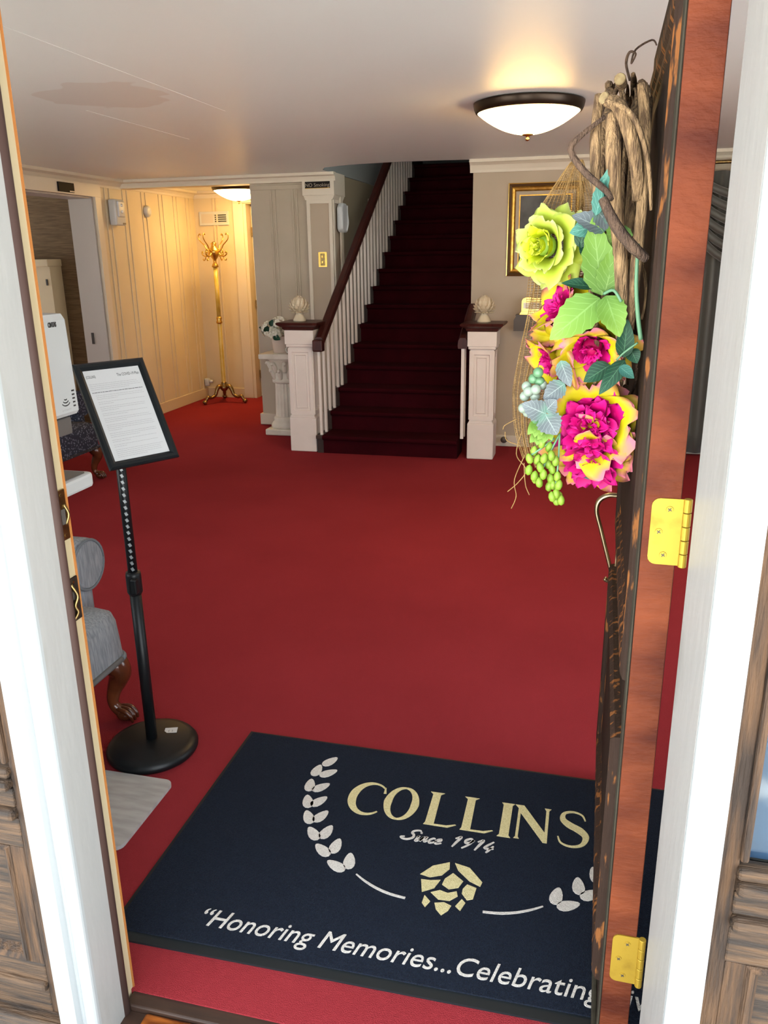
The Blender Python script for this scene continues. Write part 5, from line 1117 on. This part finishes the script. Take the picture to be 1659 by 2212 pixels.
for (x, z, c) in ((-0.116, 1.386, 1), (-0.095, 1.405, 0), (-0.108, 1.410, 0), (-0.121, 1.394, 1), (-0.124, 1.374, 1), (-0.101, 1.391, 1), (-0.103, 1.376, 1), (-0.098, 1.425, 0), (-0.090, 1.398, 1), (-0.117, 1.342, 1), (-0.100, 1.328, 0), (-0.125, 1.352, 1)):
    q = NB(); ball(q, (x, 1.655+random.uniform(-0.01, 0.01), z), 0.0105, u=14, v=10); o = part('berry', q, m_berw if c else m_berg, wr_, True)
part('berry_stem', T([(-0.035, 1.67, 1.41), (-0.06, 1.64, 1.375), (-0.075, 1.63, 1.345)], 0.0025, 6, 4), m_vine, wr_, True)
# lime buds and small blossoms
for (x, z, L_) in ((-0.095, 1.325, 0.03), (-0.075, 1.315, 0.03), (-0.09, 1.305, 0.026)):
    for a in (-0.6, 0.0, 0.6): leaf(wr_, (x, 1.66, z), (x-0.004+0.024*math.sin(a), 1.64, z-L_*math.cos(a)), CV, 0.011, uv_l if False else m_lleaf, 0.0, 0.3, 0.1)
stalks = [[(-0.05, 1.66, 1.30), (-0.07, 1.65, 1.255), (-0.085, 1.65, 1.215)], [(-0.05, 1.66, 1.30), (-0.05, 1.65, 1.24), (-0.052, 1.65, 1.19), (-0.048, 1.65, 1.165)], [(-0.06, 1.66, 1.29), (-0.085, 1.65, 1.27), (-0.105, 1.65, 1.255)]]
for s_ in stalks: part('bud_stalk', T(s_, 0.0022, 6, 5), m_stem, wr_, True)
random.seed(5)
for (x, z) in ((-0.085, 1.280), (-0.07, 1.272), (-0.10, 1.262), (-0.108, 1.248), (-0.092, 1.246), (-0.078, 1.252), (-0.064, 1.258), (-0.055, 1.245), (-0.085, 1.232), (-0.070, 1.236), (-0.108, 1.226), (-0.096, 1.214), (-0.078, 1.218), (-0.062, 1.226), (-0.086, 1.200), (-0.094, 1.204), (-0.064, 1.205), (-0.050, 1.212), (-0.058, 1.192), (-0.066, 1.188), (-0.046, 1.196), (-0.050, 1.178), (-0.058, 1.172), (-0.044, 1.170), (-0.050, 1.160), (-0.040, 1.164)):
    b = NB(); dz = random.uniform(-0.3, 0.3)
    Mb = Matrix.Translation((x, 1.645+random.uniform(-0.012, 0.012), z)) @ Matrix.Rotation(dz, 4, 'Y')
    lathe(b, [(0.0, -0.012), (0.006, -0.008), (0.008, 0.0), (0.006, 0.007), (0.002, 0.011), (0.0, 0.012)], n=10, M=Mb); part('bud', b, m_bud, wr_, True)
part('stem', T([(0.07, 1.555, 1.665), (0.072, 1.55, 1.60), (0.078, 1.55, 1.55), (0.088, 1.56, 1.50)], [0.003, 0.0035, 0.004, 0.004], 8, 5), m_stem, wr_, True)
part('stem', T([(0.085, 1.60, 1.49), (0.062, 1.61, 1.47), (0.05, 1.62, 1.455)], 0.002, 6, 5), m_stem, wr_, True)
part('stem', T([(0.05, 1.585, 1.565), (0.035, 1.59, 1.585), (0.018, 1.605, 1.578)], 0.003, 6, 5), m_stem, wr_, True)
